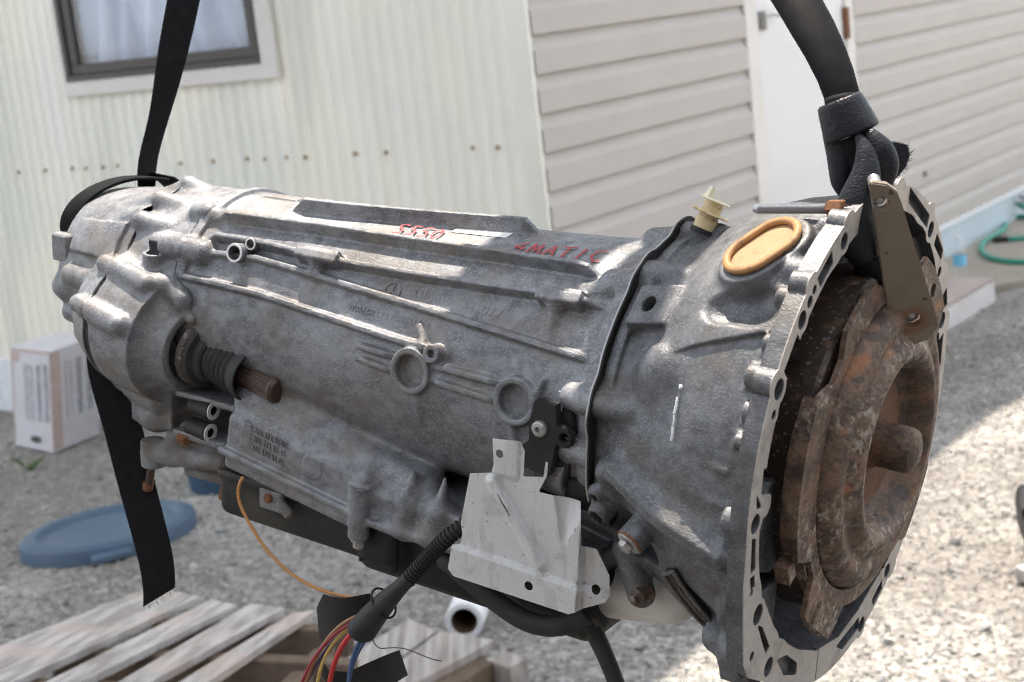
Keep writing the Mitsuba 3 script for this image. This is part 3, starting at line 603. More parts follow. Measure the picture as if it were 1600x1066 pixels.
for q in ([(-.86, 3.34, .13), (-.72, 3.24, .13), (-.282, 3.984, .13), (-.357, 4.093, .13)], [(-.66, 3.30, .13), (-.52, 3.45, .13), (-.127, 3.873, .13), (-.268, 3.98, .13)]):
    add('pallet_001__board', quadslab(q, 0.022, 0.003), 'm_pallet')
add('pallet_001__stringer', quadslab([(-.50, 3.44, .107), (-.44, 3.40, .107), (-.125, 3.80, .107), (-.18, 3.86, .107)], 0.1, 0.003), 'm_pallet_dark')
add('pallet_001__block', rbox((-0.105, 3.80, 0.055), (0.07, 0.09, 0.105), 0.004, [[.72, -.69, 0], [.69, .72, 0], [0, 0, 1]]), 'm_pallet')
# ---------------------------------------------------------------- transmission
TR = 'transmission'
tag(TR, 'dirty grey cast aluminium gearbox with ribbed case and open bell housing, hung from black straps', 'transmission')
def tr(key, mesh, bsdf, smooth=30, **kw): return add(f'{TR}__{key}', mesh, bsdf, smooth, TM, **kw)
RS, RR = [-.70, -.6, -.5, -.4, -.3, -.22, -.17], [.107, .111, .115, .120, .126, .134, .142]
BS, BR = [-.17, -.15, -.12, -.1, -.07, -.04, -.01, 0], [.147, .152, .167, .178, .189, .196, .199, .199]
Rc = lambda s: np.interp(s, RS, RR)
Rb = lambda s: np.interp(s, BS, BR)
def P(s, phi, h=0.0, bell=False):                            # author point on the case at axial s, angle phi, height h
    r = (Rb(s) if bell else Rc(s)) + h; a = math.radians(phi); return A3(r * math.cos(a), s, r * math.sin(a))
def Nn(phi): a = math.radians(phi); return A3(math.cos(a), 0, math.sin(a))

def rib(v, pts, h, w, bell=False, k=0.004, draft=0.25, sink=0.006):
    pts = np.array(pts, float); ss, ph = pts[:, 0], np.radians(pts[:, 1]); o = np.argsort(ss); ss, ph = ss[o], ph[o]
    def fn(x, y, z):
        hh = h * np.clip(np.minimum(y - ss[0], ss[-1] - y) / .016, .12, 1); r = np.sqrt(x * x + z * z); a = np.arctan2(z, x); R = (Rb if bell else Rc)(y)
        d = np.abs(a - np.interp(y, ss, ph)) * r; top = r - R - hh
        side = d - w / 2 + draft * (r - R - hh) * .5
        return np.maximum(np.maximum(side, top), np.maximum(ss[0] - y, y - ss[-1]) + np.maximum(top + h * .3, 0) * .5)
    A = np.array([P(s, p, q, bell) for s, p in zip(ss, np.degrees(ph)) for q in (-sink, h)])
    v.op(fn, A.min(0) - w, A.max(0) + w, k)

# main case ------------------------------------------------------
v = Vol([-.140, -.690, -.172], [.165, -.1715, .166], 0.00128)
def base(x, y, z):
    r = np.sqrt(x * x + z * z); a = np.arctan2(z, x)
    R = Rc(y) + 0.0003 * np.sin(y * 55 + a * 3) * np.sin(a * 4 + y * 20)
    d = np.maximum(r - R, -(z + 0.135)); return np.maximum(d, np.maximum(-0.688 - y, y + 0.1735))
v.op(base, [-.15, -.69, -.15], [.16, -.17, .165], 0.001)
RL = np.array([[1, 0, 0], [0, .990, .141], [0, -.141, .990]])                # lower rail falls towards the bell
v.box(V(-.520, 0.04, -.125), A3(.081, .088, .030), 0.012, R=RL, rnd=.006)      # plate block
v.box(V(-.520, 0.0, -.1345), A3(.1275, .093, .0038), 0.003, R=RL, rnd=.0025)   # rail lip
v.box(V(-.315, 0.0, -.136), A3(.116, .130, .014), 0.010, rnd=.004); v.box(V(-.315, 0.0, -.1515), A3(.1245, .128, .0038), 0.003, rnd=.0025)
rib(v, [(-.598, 76), (-.524, 78.2), (-.459, 81), (-.32, 88)], .0150, .006, k=.0016)
rib(v, [(-.67, 57.9), (-.617, 59.2), (-.52, 60.9), (-.42, 61.1), (-.327, 61.6), (-.243, 60.6), (-.213, 58)], 0.0135, .0048, k=.0018)
rib(v, [(-.667, 45), (-.598, 46.2), (-.543, 45.2), (-.505, 44.2), (-.398, 44.8), (-.319, 45.6), (-.267, 46), (-.195, 45.2)], .0115, .0048, k=.0018)
rib(v, [(-.657, 36.4), (-.591, 38.5), (-.539, 37.0), (-.472, 34.6), (-.393, 32.1), (-.304, 29.2), (-.226, 26.6), (-.19, 25.5)], .0065, .005, draft=.6, k=.0018)
rib(v, [(-.688, 21.7), (-.575, 21.8), (-.524, 20.2), (-.443, 17.5), (-.393, 16.2), (-.35, 16)], .008, .0048, draft=.5, k=.0018)
def polbox(v, s0, s1, p0, p1, h, bell=False, k=.003, low=-.006):
    pc, pd = math.radians((p0 + p1) / 2), math.radians(abs(p1 - p0) / 2)
    def fn(x, y, z):
        r = np.sqrt(x * x + z * z); a = np.arctan2(z, x); R = (Rb if bell else Rc)(y)
        q = [np.abs(a - pc) * r - pd * R + .002, np.abs(y - (s0 + s1) / 2) - (s1 - s0) / 2 + .002, np.abs(r - R - (h + low) / 2) - (h - low) / 2 + .002]
        return np.sqrt(sum(np.maximum(t, 0) ** 2 for t in q)) + np.minimum(np.maximum(np.maximum(q[0], q[1]), q[2]), 0) - .002
    A = np.array([P(s, p, q, bell) for s in (s0, s1) for p in (p0, (p0 + p1) / 2, p1) for q in (low, h)]); v.op(fn, A.min(0) - .003, A.max(0) + .003, k)
for (s0, s1, p0, p1, gs, g1) in ((-.540, -.488, 41.2, 46.5, -.515, 29), (-.262, -.216, 42.2, 47, -.243, 29)):   # boss blocks with their gussets
    polbox(v, s0, s1, p0, p1, .0165)
    polbox(v, s0 + .004, s1 - .004, p1 - .8, p1 + 2.2, .012)
    v.cap(P(gs, p0, .003), P(gs + .003, g1, -.006), .0085, .006, r2=.003)
polbox(v, -.655, -.610, 86, 94, .0030)
polbox(v, -.688, -.676, 20, 130, .005, k=.004)
v.cap(P(-.688, 36, .003), P(-.660, 36, .002), .0125, .007); v.cap(P(-.688, 60, .002), P(-.655, 59, .0), .009, .008)                              # rear joint flange
polbox(v, -.190, -.170, -28, 118, .007, k=.005)                             # front joint flange
for s, p in ((-.189, 56.5), (-.189, 12), (-.19, -6), (-.19, 88)):
    v.cap(P(s - .012, p, .002), P(-.17, p, .004), .0115, .007)
v.cap(P(-.225, 52, -.004), P(-.19, 55, .002), .008, .008)
for s, p, a0, a1 in ((-.376, 5.2, None, None), (-.258, 5.0, None, None)):    # two round cups
    c = P(s, p, 0); n = Nn(p)
    v.cyl(c - n * .006, c + n * .0085, .0215, .003); v.cyl(c - n * .001, c + n * .02, .0155, .0018, cut=True)
def strapbar(a, b, h, w, k=.003): rib(v, [a, b], h, w, k=k, draft=.6)
strapbar((-.446, 9.6), (-.392, 9.2), .0065, .0045); strapbar((-.446, 4.2), (-.392, 2.4), .0055, .0045)
strapbar((-.36, 9.6), (-.272, 9.8), .0065, .005); strapbar((-.36, 3.6), (-.272, 2.6), .0065, .005)
polbox(v, -.36, -.275, 3, 9.5, .002, k=.003)
c, n = P(-.351, 14.8, 0), Nn(13)
v.cyl(c - n * .004, c + n * .0135, .0085, .004); v.cyl(c + n * .006, c + n * .03, .0036, .001, cut=True)
v.cap(P(-.369, 18.5, .003), P(-.377, 24, .001), .003, .006)
for s in (-.371, -.262): v.cap(P(s, -2, .001), P(s, -14, -.002), .0035, .006)
c, n = P(-.236, 10, 0), Nn(8); v.cap(P(-.240, 6, .004), P(-.235, 15, .001), .0032, .004)
# lower front lugs and scalloped rail
v.cap(V(-.437, .108, -.100), V(-.438, .118, -.13), .004, .008, r2=.009)
v.cyl(V(-.437, .120, -.118), V(-.437, .121, -.170), .0105, .004)
for s, bt, r in ((-.388, -.092, .0145), (-.352, -.090, .016)):
    v.cap(V(s + .006, .110, bt), V(s, .114, -.140), .0015, .006, r2=r * .7)
    v.cap(V(s, .108, -.126), V(s, .110, -.148), r, .006)
v.box(V(-.335, .100, -.150), A3(.018, .075, .007), .01)
v.cap(V(-.592, .089, -.072), V(-.385, .090, -.118), .023, .014)              # shoulder above the plate
v.cyl(V(-.494, .116, -.113), V(-.494, .1222, -.113), .0125, .001)
v.box(V(-.578, .1205, -.100), A3(.0012, .0065, .014), .001, rnd=.0008, R=RL)
v.box(V(-.65, .04, -.127), A3(.07, .06, .004), .004); v.box(V(-.65, .05, -.085), A3(.055, .05, .0035), .004)
v.cyl(V(-.23, .125, -.045), V(-.20, .128, -.045), .02, .012)                 # dark lump beside the shield
v.cap(V(-.205, .118, -.03), V(-.178, .124, -.034), .014, .01)
tr('main_case', v.mesh(), 'm_cast', True)

# bell housing ---------------------------------------------------
v = Vol([-.215, -.1715, -.225], [.232, -.010, .222], 0.0016)
def bell(x, y, z):
    r = np.sqrt(x * x + z * z); a = np.arctan2(z, x); R = Rb(y) + .001 * np.sin(a * 7 + y * 40)
    d = r - R; inner = r - np.where(y > -.11, R - .009, R * .4 - .02)
    return np.maximum(np.maximum(d, -inner), np.maximum(-.170 - y, y + .0115))
v.op(bell, [-.21, -.171, -.21], [.215, -.011, .21], .001)
polbox(v, -.170, -.158, -30, 118, .006, True, k=.006)
for s, p in ((-.168, 58.5), (-.168, 13), (-.168, 86)): v.cap(P(s, p, .003, True), P(s + .03, p, .0, True), .0125, .01, r2=.008)
v.ell(P(-.105, 25, -.012, True), A3(.02, .03, .03), .01)
# raised shoulder towards the window
def shoulder(x, y, z):
    r = np.sqrt(x * x + z * z); a = np.degrees(np.arctan2(z, x)); R = Rb(y)
    lim = np.interp(y, [-.105, -.08, -.045, -.012], [31, 33.5, 36.5, 40]); lim2 = np.interp(y, [-.12, -.09, -.06], [75, 95, 125])
    return np.maximum(np.maximum(r - R - .0055, (lim - a) * .0031), np.maximum((a - lim2) * .0031, -.118 - y))
v.op(shoulder, [-.13, -.12, .08], [.2, -.011, .222], .004)
v.ell(P(-.050, 44.5, .012, True), A3(.022, .030, .020), .003, cut=True)      # scooped recess below the window
v.ell(P(-.070, 43.5, .008, True), A3(.014, .022, .015), .004, cut=True)
# window rim
wc, wn = P(-.054, 59, .0085, True), Nn(59) + A3(0, -.30, 0); wn /= np.linalg.norm(wn)
wu = A3(-math.sin(math.radians(59)) * .78, .62, math.cos(math.radians(59)) * .78); wu -= wn * (wu @ wn); wu /= np.linalg.norm(wu); wv = np.cross(wn, wu)
v.cap(wc - wu * .012 - wn * .002, wc + wu * .012 - wn * .002, .0285, .008)
def wcut(x, y, z):
    q = [(x - wc[0]) * e[0] + (y - wc[1]) * e[1] + (z - wc[2]) * e[2] for e in (wu, wv, wn)]
    return np.maximum(.004 - q[2], np.sqrt(np.maximum(np.abs(q[0]) - .012, 0) ** 2 + q[1] ** 2) - .036)
v.op(wcut, wc - .05, wc + .05, .003, cut=True)
# square pad with a through hole
pc, pn = P(-.138, 44.5, .0, True), Nn(44.5) + A3(0, -.35, 0); pn /= np.linalg.norm(pn); pu = A3(0, 1, 0) - pn * pn[1]; pu /= np.linalg.norm(pu); pv = np.cross(pn, pu)
v.box(pc + pn * .001, A3(.0215, .019, .010), .007, np.stack([pu, pv, pn], 1))
hc = pc - pu * .004
v.cyl(hc - pn * .012, hc + pn * .03, .0072, .001, cut=True)
# flange bolt lugs
for p, r, l, o in ((54.5, .013, .034, .002), (47, .010, .03, .004), (36, .009, .026, .003), (28.5, .0115, .032, .002), (21, .010, .026, .003), (14.5, .007, .03, .001), (-3, .013, .03, .000), (-12, .009, .028, .0), (-27, .013, .032, .0), (-47, .013, .03, .002), (70, .012, .03, .002), (84, .012, .03, .001), (100, .013, .03, .002), (-72, .013, .03, .0), (-107, .013, .03, .0), (125, .013, .03, .002), (150, .012, .03, 0)):
    q = Nn(p) * (.2005 + o); v.cyl(q + A3(0, -l * .85, 0), q + A3(0, -.006, 0), r * .82, .006, r2=r * .95)
# gusset with eyes, bolt boss, lower ribs
rib(v, [(-.165, -7), (-.15, -6), (-.115, -8.5), (-.056, -11), (-.01, -14)], .0145, .010, True, k=.008, draft=1.6)
v.cap(P(-.155, -8, .004, True), P(-.148, -15, .0, True), .010, .008)
for p, s, r in ((V(-.160, .150, -.040), None, .0085), (V(-.1555, .151, -.056), None, .0105)): v.cap(p + A3(-.02, .01, 0), p + A3(.004, -.002, -.001), r, .004)
for p, r in ((V(-.160, .150, -.040), .0035), (V(-.1555, .151, -.056), .0062)): v.cyl(p + A3(-.006, .003, 0), p + A3(.03, -.01, -.01), r, .001, cut=True)
b0, b1 = V(-.098, .140, -.030), V(-.1145, .1825, -.062); v.cyl(b0, b1, .0135, .007, r2=.0125)
v.cap(V(-.09, .155, -.035), V(-.02, .182, -.075), .007, .012); v.cap(V(-.10, .15, -.06), V(-.03, .175, -.10), .006, .014)
v.cap(V(-.085, .168, -.05), V(-.05, .168, -.085), .004, .008)
v.ell(V(-.13, .125, -.075), A3(.03, .04, .026), .01, cut=True)
v.cap(V(-.15, .12, -.10), V(-.13, .125, -.135), .012, .008)                  # ear with the rusty bolt
for (s, a, b, l) in ((-.025, .192, -.020, .02), (-.04, .186, -.045, .02), (-.02, .178, -.075, .024)): v.cap(V(s - l, a * .96, b), V(s + .012, a, b), .006, .008)
v.cyl(V(-.045, .150, -.134), V(-.004, .180, -.128), .0165, .008)
v.cyl(V(-.02, .150, -.150), V(-.008, .150, -.190), .013, .006)
v.box(V(-.02, .150, -.122), A3(.03, .009, .035), .012)
for p in (8, 0, -12): v.cap(P(-.145, p, -.001, True), P(-.03, p - 1, -.001, True), .0022, .004)
v.cap(P(-.128, 29, .0, True), P(-.119, 8, .0, True), .0015, .003)
tr('bell_housing', v.mesh(), 'm_cast_bell', True)

# machined flange with its holes and pockets
ring = Point(0, 0).buffer(.2155, 90)
corner = Polygon([(.214, -.02), (.213, -.06), (.2065, -.095), (.200, -.127), (.190, -.142), (.163, -.157), (.120, -.179), (.045, -.2105), (.0, -.2), (0.1, 0)])
outer = unary_union([ring, corner] + [Point(.209 * math.cos(math.radians(p)), .209 * math.sin(math.radians(p))).buffer(.0125) for p in (50, 27.5, 70, 100, 125, 150, 165, 200, 232, 253, -107, 92)])
inner = Polygon([((.1945 - .002 * max(0, math.sin(t * 13)) ** 4) * math.cos(t), (.1945 - .002 * max(0, math.sin(t * 13)) ** 4) * math.sin(t)) for t in np.linspace(math.radians(-24), math.radians(236), 200)] +
                [(-.103, -.160), (-.048, -.181), (-.006, -.189), (.047, -.180), (.090, -.160), (.112, -.146), (.124, -.136), (.134, -.131), (.138, -.124), (.150, -.112), (.166, -.090)])
inner = unary_union([inner.difference(Point(.187, .002).buffer(.010)), Polygon([(.15, .03), (.1965, .034), (.197, .014), (.15, .0)])])
holes = [(.2025, -.008, .0080), (.198, -.066, .003), (.1815, -.091, .0088), (.186, -.125, .0042), (.150, -.150, .0085), (-.063, -.200, .0075), (-.118, -.167, .007), (.131, .158, .004), (.138, .150, .005), (.1495, .1385, .0075), (.1815, .0925, .0085), (.187, .074, .004), (-.127, .158, .0075), (-.192, .060, .008), (.08, .186, .007), (-.166, .112, .005)]
pock = [[(.204, .014), (.196, .004), (.202, .005)], [(.2055, -.020), (.2, -.022), (.1962, -.047), (.2025, -.048)], [(.2025, -.053), (.1962, -.053), (.194, -.062), (.1995, -.062)],
        [(.178, -.103), (.171, -.107), (.153, -.131), (.158, -.134)], [(.132, -.152), (.114, -.156), (.089, -.174), (.089, -.183), (.115, -.172)], [(-.004, -.197), (-.053, -.190), (-.056, -.200), (-.020, -.206)],
        [(-.085, -.184), (-.106, -.173), (-.108, -.182), (-.091, -.191)], [(.156, .128), (.149, .120), (.166, .097), (.174, .105)], [(-.06, .194), (-.115, .163), (-.118, .172), (-.06, .205)],
        [(-.142, .142), (-.166, .124), (-.168, .131), (-.146, .15)], [(-.186, .085), (-.192, .072), (-.2, .074), (-.193, .09)], [(.1, .172), (.12, .158), (.126, .166), (.104, .182)], [(-.19, .04), (-.194, .015), (-.203, .015), (-.2, .045)], [(-.19, .005), (-.188, -.03), (-.197, -.03), (-.203, .005)]]
inner = inner.difference(unary_union([Point(a, b).buffer(r + .0042) for a, b, r in holes]))
face = outer.difference(inner).difference(unary_union([Point(a, b).buffer(r) for a, b, r in holes] + [Polygon(q).buffer(.0012) for q in pock] + [sbox(.0405, -.24, .0425, -.15)]))
yz = lambda m, s: place(m, V(s, 0, 0), A3(1, 0, 0), A3(0, 0, 1), A3(0, 1, 0))
m = extr(face, .0009, 0); tr('flange_face', yz(m, -.0009), 'm_machined', False); tr('flange_rim', yz(extr(face.buffer(-.0004), .0062), -.0071), 'm_cast_bell', False)
back = outer.buffer(-.0012).difference(inner.buffer(.0015)); tr('flange_rim', yz(extr(back, .0085), -.0156), 'm_cast_bell', False)

# oval rubber window plug
def oval(hl, r): return shapely.LineString([(-hl, 0), (hl, 0)]).buffer(r, 24)
op_ = np.array(oval(.0095, .0213).exterior.coords)[:-1]; op_ = np.vstack([op_, op_[:2]]); m = tube([[x_, y_, 0] for x_, y_ in op_], .0034, 14, flat=.85, samples=160, up=[0, 0, 1]); tr('window_plug', place(m, wc + wn * .0072, wu, wv, wn), 'm_plug', True)
tr('window_plug__skirt', place(extr(oval(.0095, .0228).difference(oval(.0095, .0195)), .006), wc + wn * .0005, wu, wv, wn), 'm_plug', 40)
m = extr(oval(.0095, .0200), .0015); tr('window_plug__face', place(m, wc + wn * .0034, wu, wv, wn), 'm_plug_face', 40)
# gasket edge between case and bell
def band(phis, s, h0, h1, w, bell=False, wob=.0):
    vv = []
    for p in phis:
        for hh, ds in ((h0, -w / 2), (h1, -w / 2), (h1, w / 2), (h0, w / 2)):
            vv.append(P(s + ds + wob * math.sin(p * .13), p, hh + .0006 * math.sin(p * .3) + (.007 * (math.exp(-((p - 58) / 8) ** 4) + math.exp(-((p - 12) / 8) ** 4) + math.exp(-((p - 86) / 7) ** 4)) if hh > 0 else 0), bell))
    n = 4; i = np.arange(n); j = (i + 1) % n
    f = np.vstack([np.vstack([np.stack([k * n + i, k * n + j, k * n + n + j], 1), np.stack([k * n + i, k * n + n + j, k * n + n + i], 1)]) for k in range(len(phis) - 1)])
    return trimesh.Trimesh(vv, f, process=False)
tr('gasket', band(np.linspace(-26, 100, 90), -.1712, -.006, .0110, .0016, True, .0008), 'm_black', False)
tr('gasket_edge', band(np.linspace(-20, 100, 90), -.1729, -.006, .0108, .0016, True, .0008), 'm_steel', False)

# tail: transfer case (front half) and rear cover ------------------
SA, SB = V(-.745, .074, -.031), V(-.555, .104, -.051); sd = (SB - SA) / np.linalg.norm(SB - SA)
sp = lambda s: SA + sd * ((s - SA[1]) / sd[1])                 # point on the output shaft's axis at axial s
v = Vol([-.135, -.772, -.165], [.175, -.640, .135], 0.0015)
def mid(x, y, z):
    r = np.sqrt(x * x + z * z); return np.maximum(r - np.interp(y, [-.77, -.74, -.70, -.69], [.1015, .106, .108, .110]), np.maximum(-.7655 - y, y + .6905))
v.op(mid, [-.125, -.77, -.125], [.12, -.69, .12], .001)
v.cyl(sp(-.765), sp(-.70), .074, .014, r2=.070)
v.cyl(sp(-.71), sp(-.672), .058, .012, r2=.047)
v.cyl(sp(-.69), sp(-.655), .0375, .004, cut=True)
v.box(V(-.735, .03, -.105), A3(.065, .03, .03), .015)
v.cap(V(-.735, .02, -.135), V(-.735, .085, -.125), .018, .014)
for a in (75, 120, 165, 215, 260, 300, 340): # bolt bosses round the output housing joint
    e1, e2, e3 = frame(sd); o = e1 * math.cos(math.radians(a)) + e2 * math.sin(math.radians(a))
    v.cap(sp(-.765) + o * .073, sp(-.715) + o * .073, .0115, .007)
for p, s0, s1, r in ((60, -.70, -.684, .010), (36, -.722, -.684, .0125)):
    v.cap(P(s0, p, .002), P(s1, p, .004), r, .007)
for p, s0, s1 in ((66, -.766, -.735), (48, -.766, -.73), (20, -.766, -.735), (90, -.766, -.74)):
    v.cap(A3(.103 * math.cos(math.radians(p)), s0, .103 * math.sin(math.radians(p))), A3(.100 * math.cos(math.radians(p)), s1, .100 * math.sin(math.radians(p))), .0115, .007, r2=.009)
c = V(-.722, .094, .038); v.cyl(c - A3(.0, 0, .02), c + A3(.0, 0, .018), .0140, .003); v.cyl(c + A3(.0, 0, .010), c + A3(.0, 0, .03), .0100, .001, cut=True)
v.cap(V(-.70, .095, .03), V(-.672, .106, .018), .012, .008); v.cap(V(-.74, .10, .03), V(-.70, .108, .03), .008, .008)
v.cap(V(-.69, .098, .01), V(-.66, .108, -.0), .006, .01)
m_mid = v.mesh(); tr('transfer_case', m_mid, 'm_cast', True)
v = Vol([-.125, -.915, -.15], [.165, -.767, .13], 0.0016)
def rear(x, y, z):
    r = np.sqrt(x * x + z * z); return np.maximum(r - np.interp(y, [-.885, -.880, -.85, -.80, -.767], [.078, .084, .089, .096, .1015]), np.maximum(-.884 - y, y + .7705))
v.op(rear, [-.11, -.89, -.11], [.11, -.767, .11], .001)
v.cyl(sp(-.805), sp(-.7707), .060, .012, r2=.073); v.ell(sp(-.80), A3(.055, .025, .055), .012)
for a in (75, 120, 165, 215, 260, 300, 340):
    o = e1 * math.cos(math.radians(a)) + e2 * math.sin(math.radians(a)); v.cap(sp(-.785) + o * .072, sp(-.769) + o * .073, .010, .007)
for p, s0 in ((66, -.80), (52, -.80), (90, -.79), (5, -.855), (-25, -.865), (-42, -.86)):
    v.cap(A3(.088 * math.cos(math.radians(p)), s0, .088 * math.sin(math.radians(p))), A3(.100 * math.cos(math.radians(p)), -.769, .100 * math.sin(math.radians(p))), .0115, .008)
def pad(x, y, z):
    r = np.sqrt(x * x + z * z); a = np.degrees(np.arctan2(z, x)); R = np.interp(y, [-.885, -.85, -.80, -.767], [.084, .089, .096, .1015])
    return np.maximum(r - R - .0055, np.maximum(np.abs(a - 33) * .0016 - .0185, np.abs(y + .822) - .038))
v.op(pad, [.03, -.87, .0], [.12, -.775, .10], .006)
v.cap(V(-.800, .098, .022), V(-.772, .104, .024), .0078, .003)
v.box(V(-.80, .02, -.10), A3(.05, .025, .03), .015); v.cap(V(-.80, .055, -.105), V(-.80, .035, -.145), .017, .012)
v.cap(V(-.874, .080, -.010), V(-.83, .080, -.012), .0145, .010)
v.cap(V(-.868, .058, -.066), V(-.82, .062, -.06), .014, .010)
tr('rear_cover', v.mesh(), 'm_cast', True)
tr('drain_plug', rbox(V(-.878, .078, .032), (.012, .024, .030), .002), 'm_cast')
tr('joint_sealant', cat_([cylm(V(-.7745, 0, 0), V(-.762, 0, 0), .0968, .001, 90), cylm(sp(-.7745), sp(-.762), .0705, .001, 80)]), 'm_black')
tr('joint_sealant', cylm(V(-.694, 0, 0), V(-.686, 0, 0), .1045, .001, 90), 'm_black')
# output seal, ribbed rubber boot and splined shaft
tr('seal', ringm(sp(-.667), sp(-.655), .0372, .026, .002, 48), 'm_rust_dark')
tr('seal', lathe([(.036, 0), (.036, .004), (.034, .008), (.028, .009), (.0265, .016), (.024, .018), (.012, .018)], sp(-.660), sd, 48), 'm_rubber')
pr = [(.0215, 0)]
for k in range(5): pr += [(.0225 + .0006 * k, .004 + k * .0078), (.0240 + .0006 * k, .0068 + k * .0078), (.0218 + .0005 * k, .0095 + k * .0078)]
pr += [(.0262, .049), (.0272, .052), (.0262, .056), (.0235, .055), (.021, .03), (.013, .02)]
tr('boot', lathe(pr, sp(-.644), sd, 48), 'm_rubber', 40)
nt = 26; a = np.linspace(0, 2 * np.pi, nt * 4, endpoint=False); rr = np.where((np.arange(nt * 4) % 4) < 2, .0138, .0124)
gear = Polygon(np.stack([rr * np.cos(a), rr * np.sin(a)], 1)); e1s, e2s, _ = frame(sd)
tr('output_shaft', place(extr(gear, .075), sp(-.628), e1s, e2s, sd), 'm_spline', False)
tr('output_shaft__end', lathe([(.0137, 0), (.0137, .003), (.0115, .006), (.009, .0065), (.0085, .0055), (0, .005)], sp(-.628) + sd * .0745, sd, 32), 'm_spline')

# cooler line stubs, dowel sleeves
cd = A3(.93, .12, .22); cd /= np.linalg.norm(cd)
for (s, p, r, ri, l) in ((-.613, 40.5, .0098, .0068, .020), (-.602, 47.0, .0066, .0042, .016)):
    c = P(s, p, 0); tr('cooler_port', ringm(c - cd * .008, c + cd * l * .8, r, ri, .0006, 28, .018), 'm_cast'); tr('cooler_port__rim', ringm(c + cd * (l * .8 - .0005), c + cd * (l * .8 + .0006), r - .0006, ri + .0002, .0002, 28), 'm_bright')
for s, a, b in ((-.64, .102, -.094), (-.641, .106, -.117)):
    tr('dowel_sleeve', ringm(V(s - .03, a - .004, b), V(s, a, b), .0096, .0048, .0006, 28, .02), 'm_black'); tr('dowel_sleeve__rim', ringm(V(s, a, b), V(s + .0012, a, b), .0096, .005, .0003, 28), 'm_bright')

# oil pan
v = Vol([-.115, -.655, -.262], [.128, -.13, -.145], 0.0026)
v.box(V(-.52, 0, -.172), A3(.108, .112, .031), .01, rnd=.012); v.box(V(-.33, 0, -.183), A3(.092, .135, .039), .012, rnd=.014)
v.box(V(-.40, 0, -.152), A3(.118, .222, .0045), .003)
for s in (-.445, -.405): v.box(V(s, .105, -.178), A3(.004, .0025, .026), .003)
v.box(V(-.425, .107, -.176), A3(.004, .018, .022), .002)
v.box(V(-.235, .02, -.18), A3(.075, .05, .03), .02, rnd=.02)
tr('oil_pan', v.mesh(), 'm_pan', True)
tr('pan_clamp', cat_([rbox(V(-.550, .116, -.163), (.006, .03, .022), .002), rbox(V(-.533, .117, -.168), (.007, .02, .012), .002, [[1, 0, 0], [0, .8, .6], [0, -.6, .8]])]), 'm_cast_dirty')
tr('pan_clamp__bolt', cylm(V(-.551, .118, -.160), V(-.551, .1235, -.160), .005, .001, 6), 'm_rust_orange')
tr('rail_bolt', cat_([cylm(V(-.437, .121, -.168), V(-.437, .121, -.174), .0078, .001, 12), cylm(V(-.437, .121, -.174), V(-.437, .121, -.181), .0055, .001, 8)]), 'm_zinc')

# shift lever bracket at the tail
v = Vol([.03, -.78, -.215], [.135, -.62, -.115], 0.0018)
v.cap(V(-.728, .100, -.160), V(-.70, .100, -.156), .012, .006, r2=.013); v.cap(V(-.70, .100, -.156), V(-.632, .098, -.150), .013, .006, r2=.010)
v.cyl(V(-.728, .100, -.176), V(-.728, .100, -.147), .0135, .004); v.cap(V(-.70, .095, -.145), V(-.685, .09, -.128), .010, .008)
v.cap(V(-.69, .085, -.176), V(-.64, .085, -.172), .007, .004, r2=.009); v.box(V(-.66, .08, -.137), A3(.02, .05, .004), .004)
tr('selector_lever', v.mesh(), 'm_cast_dirty', True)
tr('selector_lever__pin', cylm(V(-.731, .100, -.174), V(-.737, .100, -.205), .0045, .001, 14), 'm_spline')
tr('selector_lever__pin', cylm(V(-.737, .100, -.198), V(-.7385, .100, -.207), .0058, .001, 14), 'm_rust_orange')
tr('selector_lever__nut', cylm(V(-.675, .104, -.134), V(-.675, .109, -.125), .009, .001, 6), 'm_rust_orange')
tr('selector_lever__pin', cylm(V(-.632, .095, -.176), V(-.636, .095, -.192), .0045, .001, 12), 'm_rust_orange')

# heat shield with swages and folded edges (lies on the front face, x about 0.155)
shp = Polygon([(-.267, -.018), (-.2385, -.014), (-.234, -.022), (-.2345, -.045), (-.2145, -.0405), (-.213, -.026), (-.2105, -.0265), (-.211, -.038), (-.2185, -.055), (-.1775, -.0535), (-.1742, -.0935), (-.1595, -.0935), (-.146, -.1145), (-.1445, -.1315), (-.1485, -.139), (-.176, -.153), (-.183, -.157), (-.302, -.156), (-.308, -.1505), (-.3045, -.127), (-.297, -.125), (-.295, -.1155), (-.297, -.1035), (-.289, -.056), (-.267, -.050), (-.2645, -.041)]).buffer(.0012).buffer(-.0012)
shp = shp.difference(unary_union([Point(-.259, -.030).buffer(.0038, 12), Point(-.2235, -.1425).buffer(.0042, 12), Point(-.158, -.130).buffer(.0042, 12)]))
def seg(p, a, b):
    a, b = np.array(a), np.array(b); e = b - a; t = np.clip(((p - a) @ e) / (e @ e), 0, 1); return np.linalg.norm(p - a - t[:, None] * e, axis=1), t
def shield_x(p):
    s, b = p[:, 0], p[:, 1]
    d1, t1 = seg(p, (-.266, -.058), (-.214, -.121)); x = .0085 * np.exp(-(d1 / .0050) ** 4)
    d2, t2 = seg(p, (-.188, -.056), (-.1915, -.098)); wd = .0135 * (1 - t2) + .002; x = x + np.where(d2 < wd, -.010 * (1 - t2) * np.cos(np.clip(d2 / wd, 0, 1) * 1.57), 0)
    fold = np.interp(s, [-.31, -.22, -.18, -.14], [-.124, -.1265, -.1285, -.129]); x = x + .009 * np.clip((fold - b) / .005, 0, 1) * np.interp(s, [-.31, -.2], [1, .75])
    x = x - .008 * np.clip((s + .176) / .006, 0, 1) - .25 * np.clip(s + .176, 0, 1)
    x = x + .004 * np.clip((b + .052) / .004, 0, 1) * np.clip(1 - np.abs(s + .253) / .014, 0, 1) ** .3
    return x
g = 0.0016
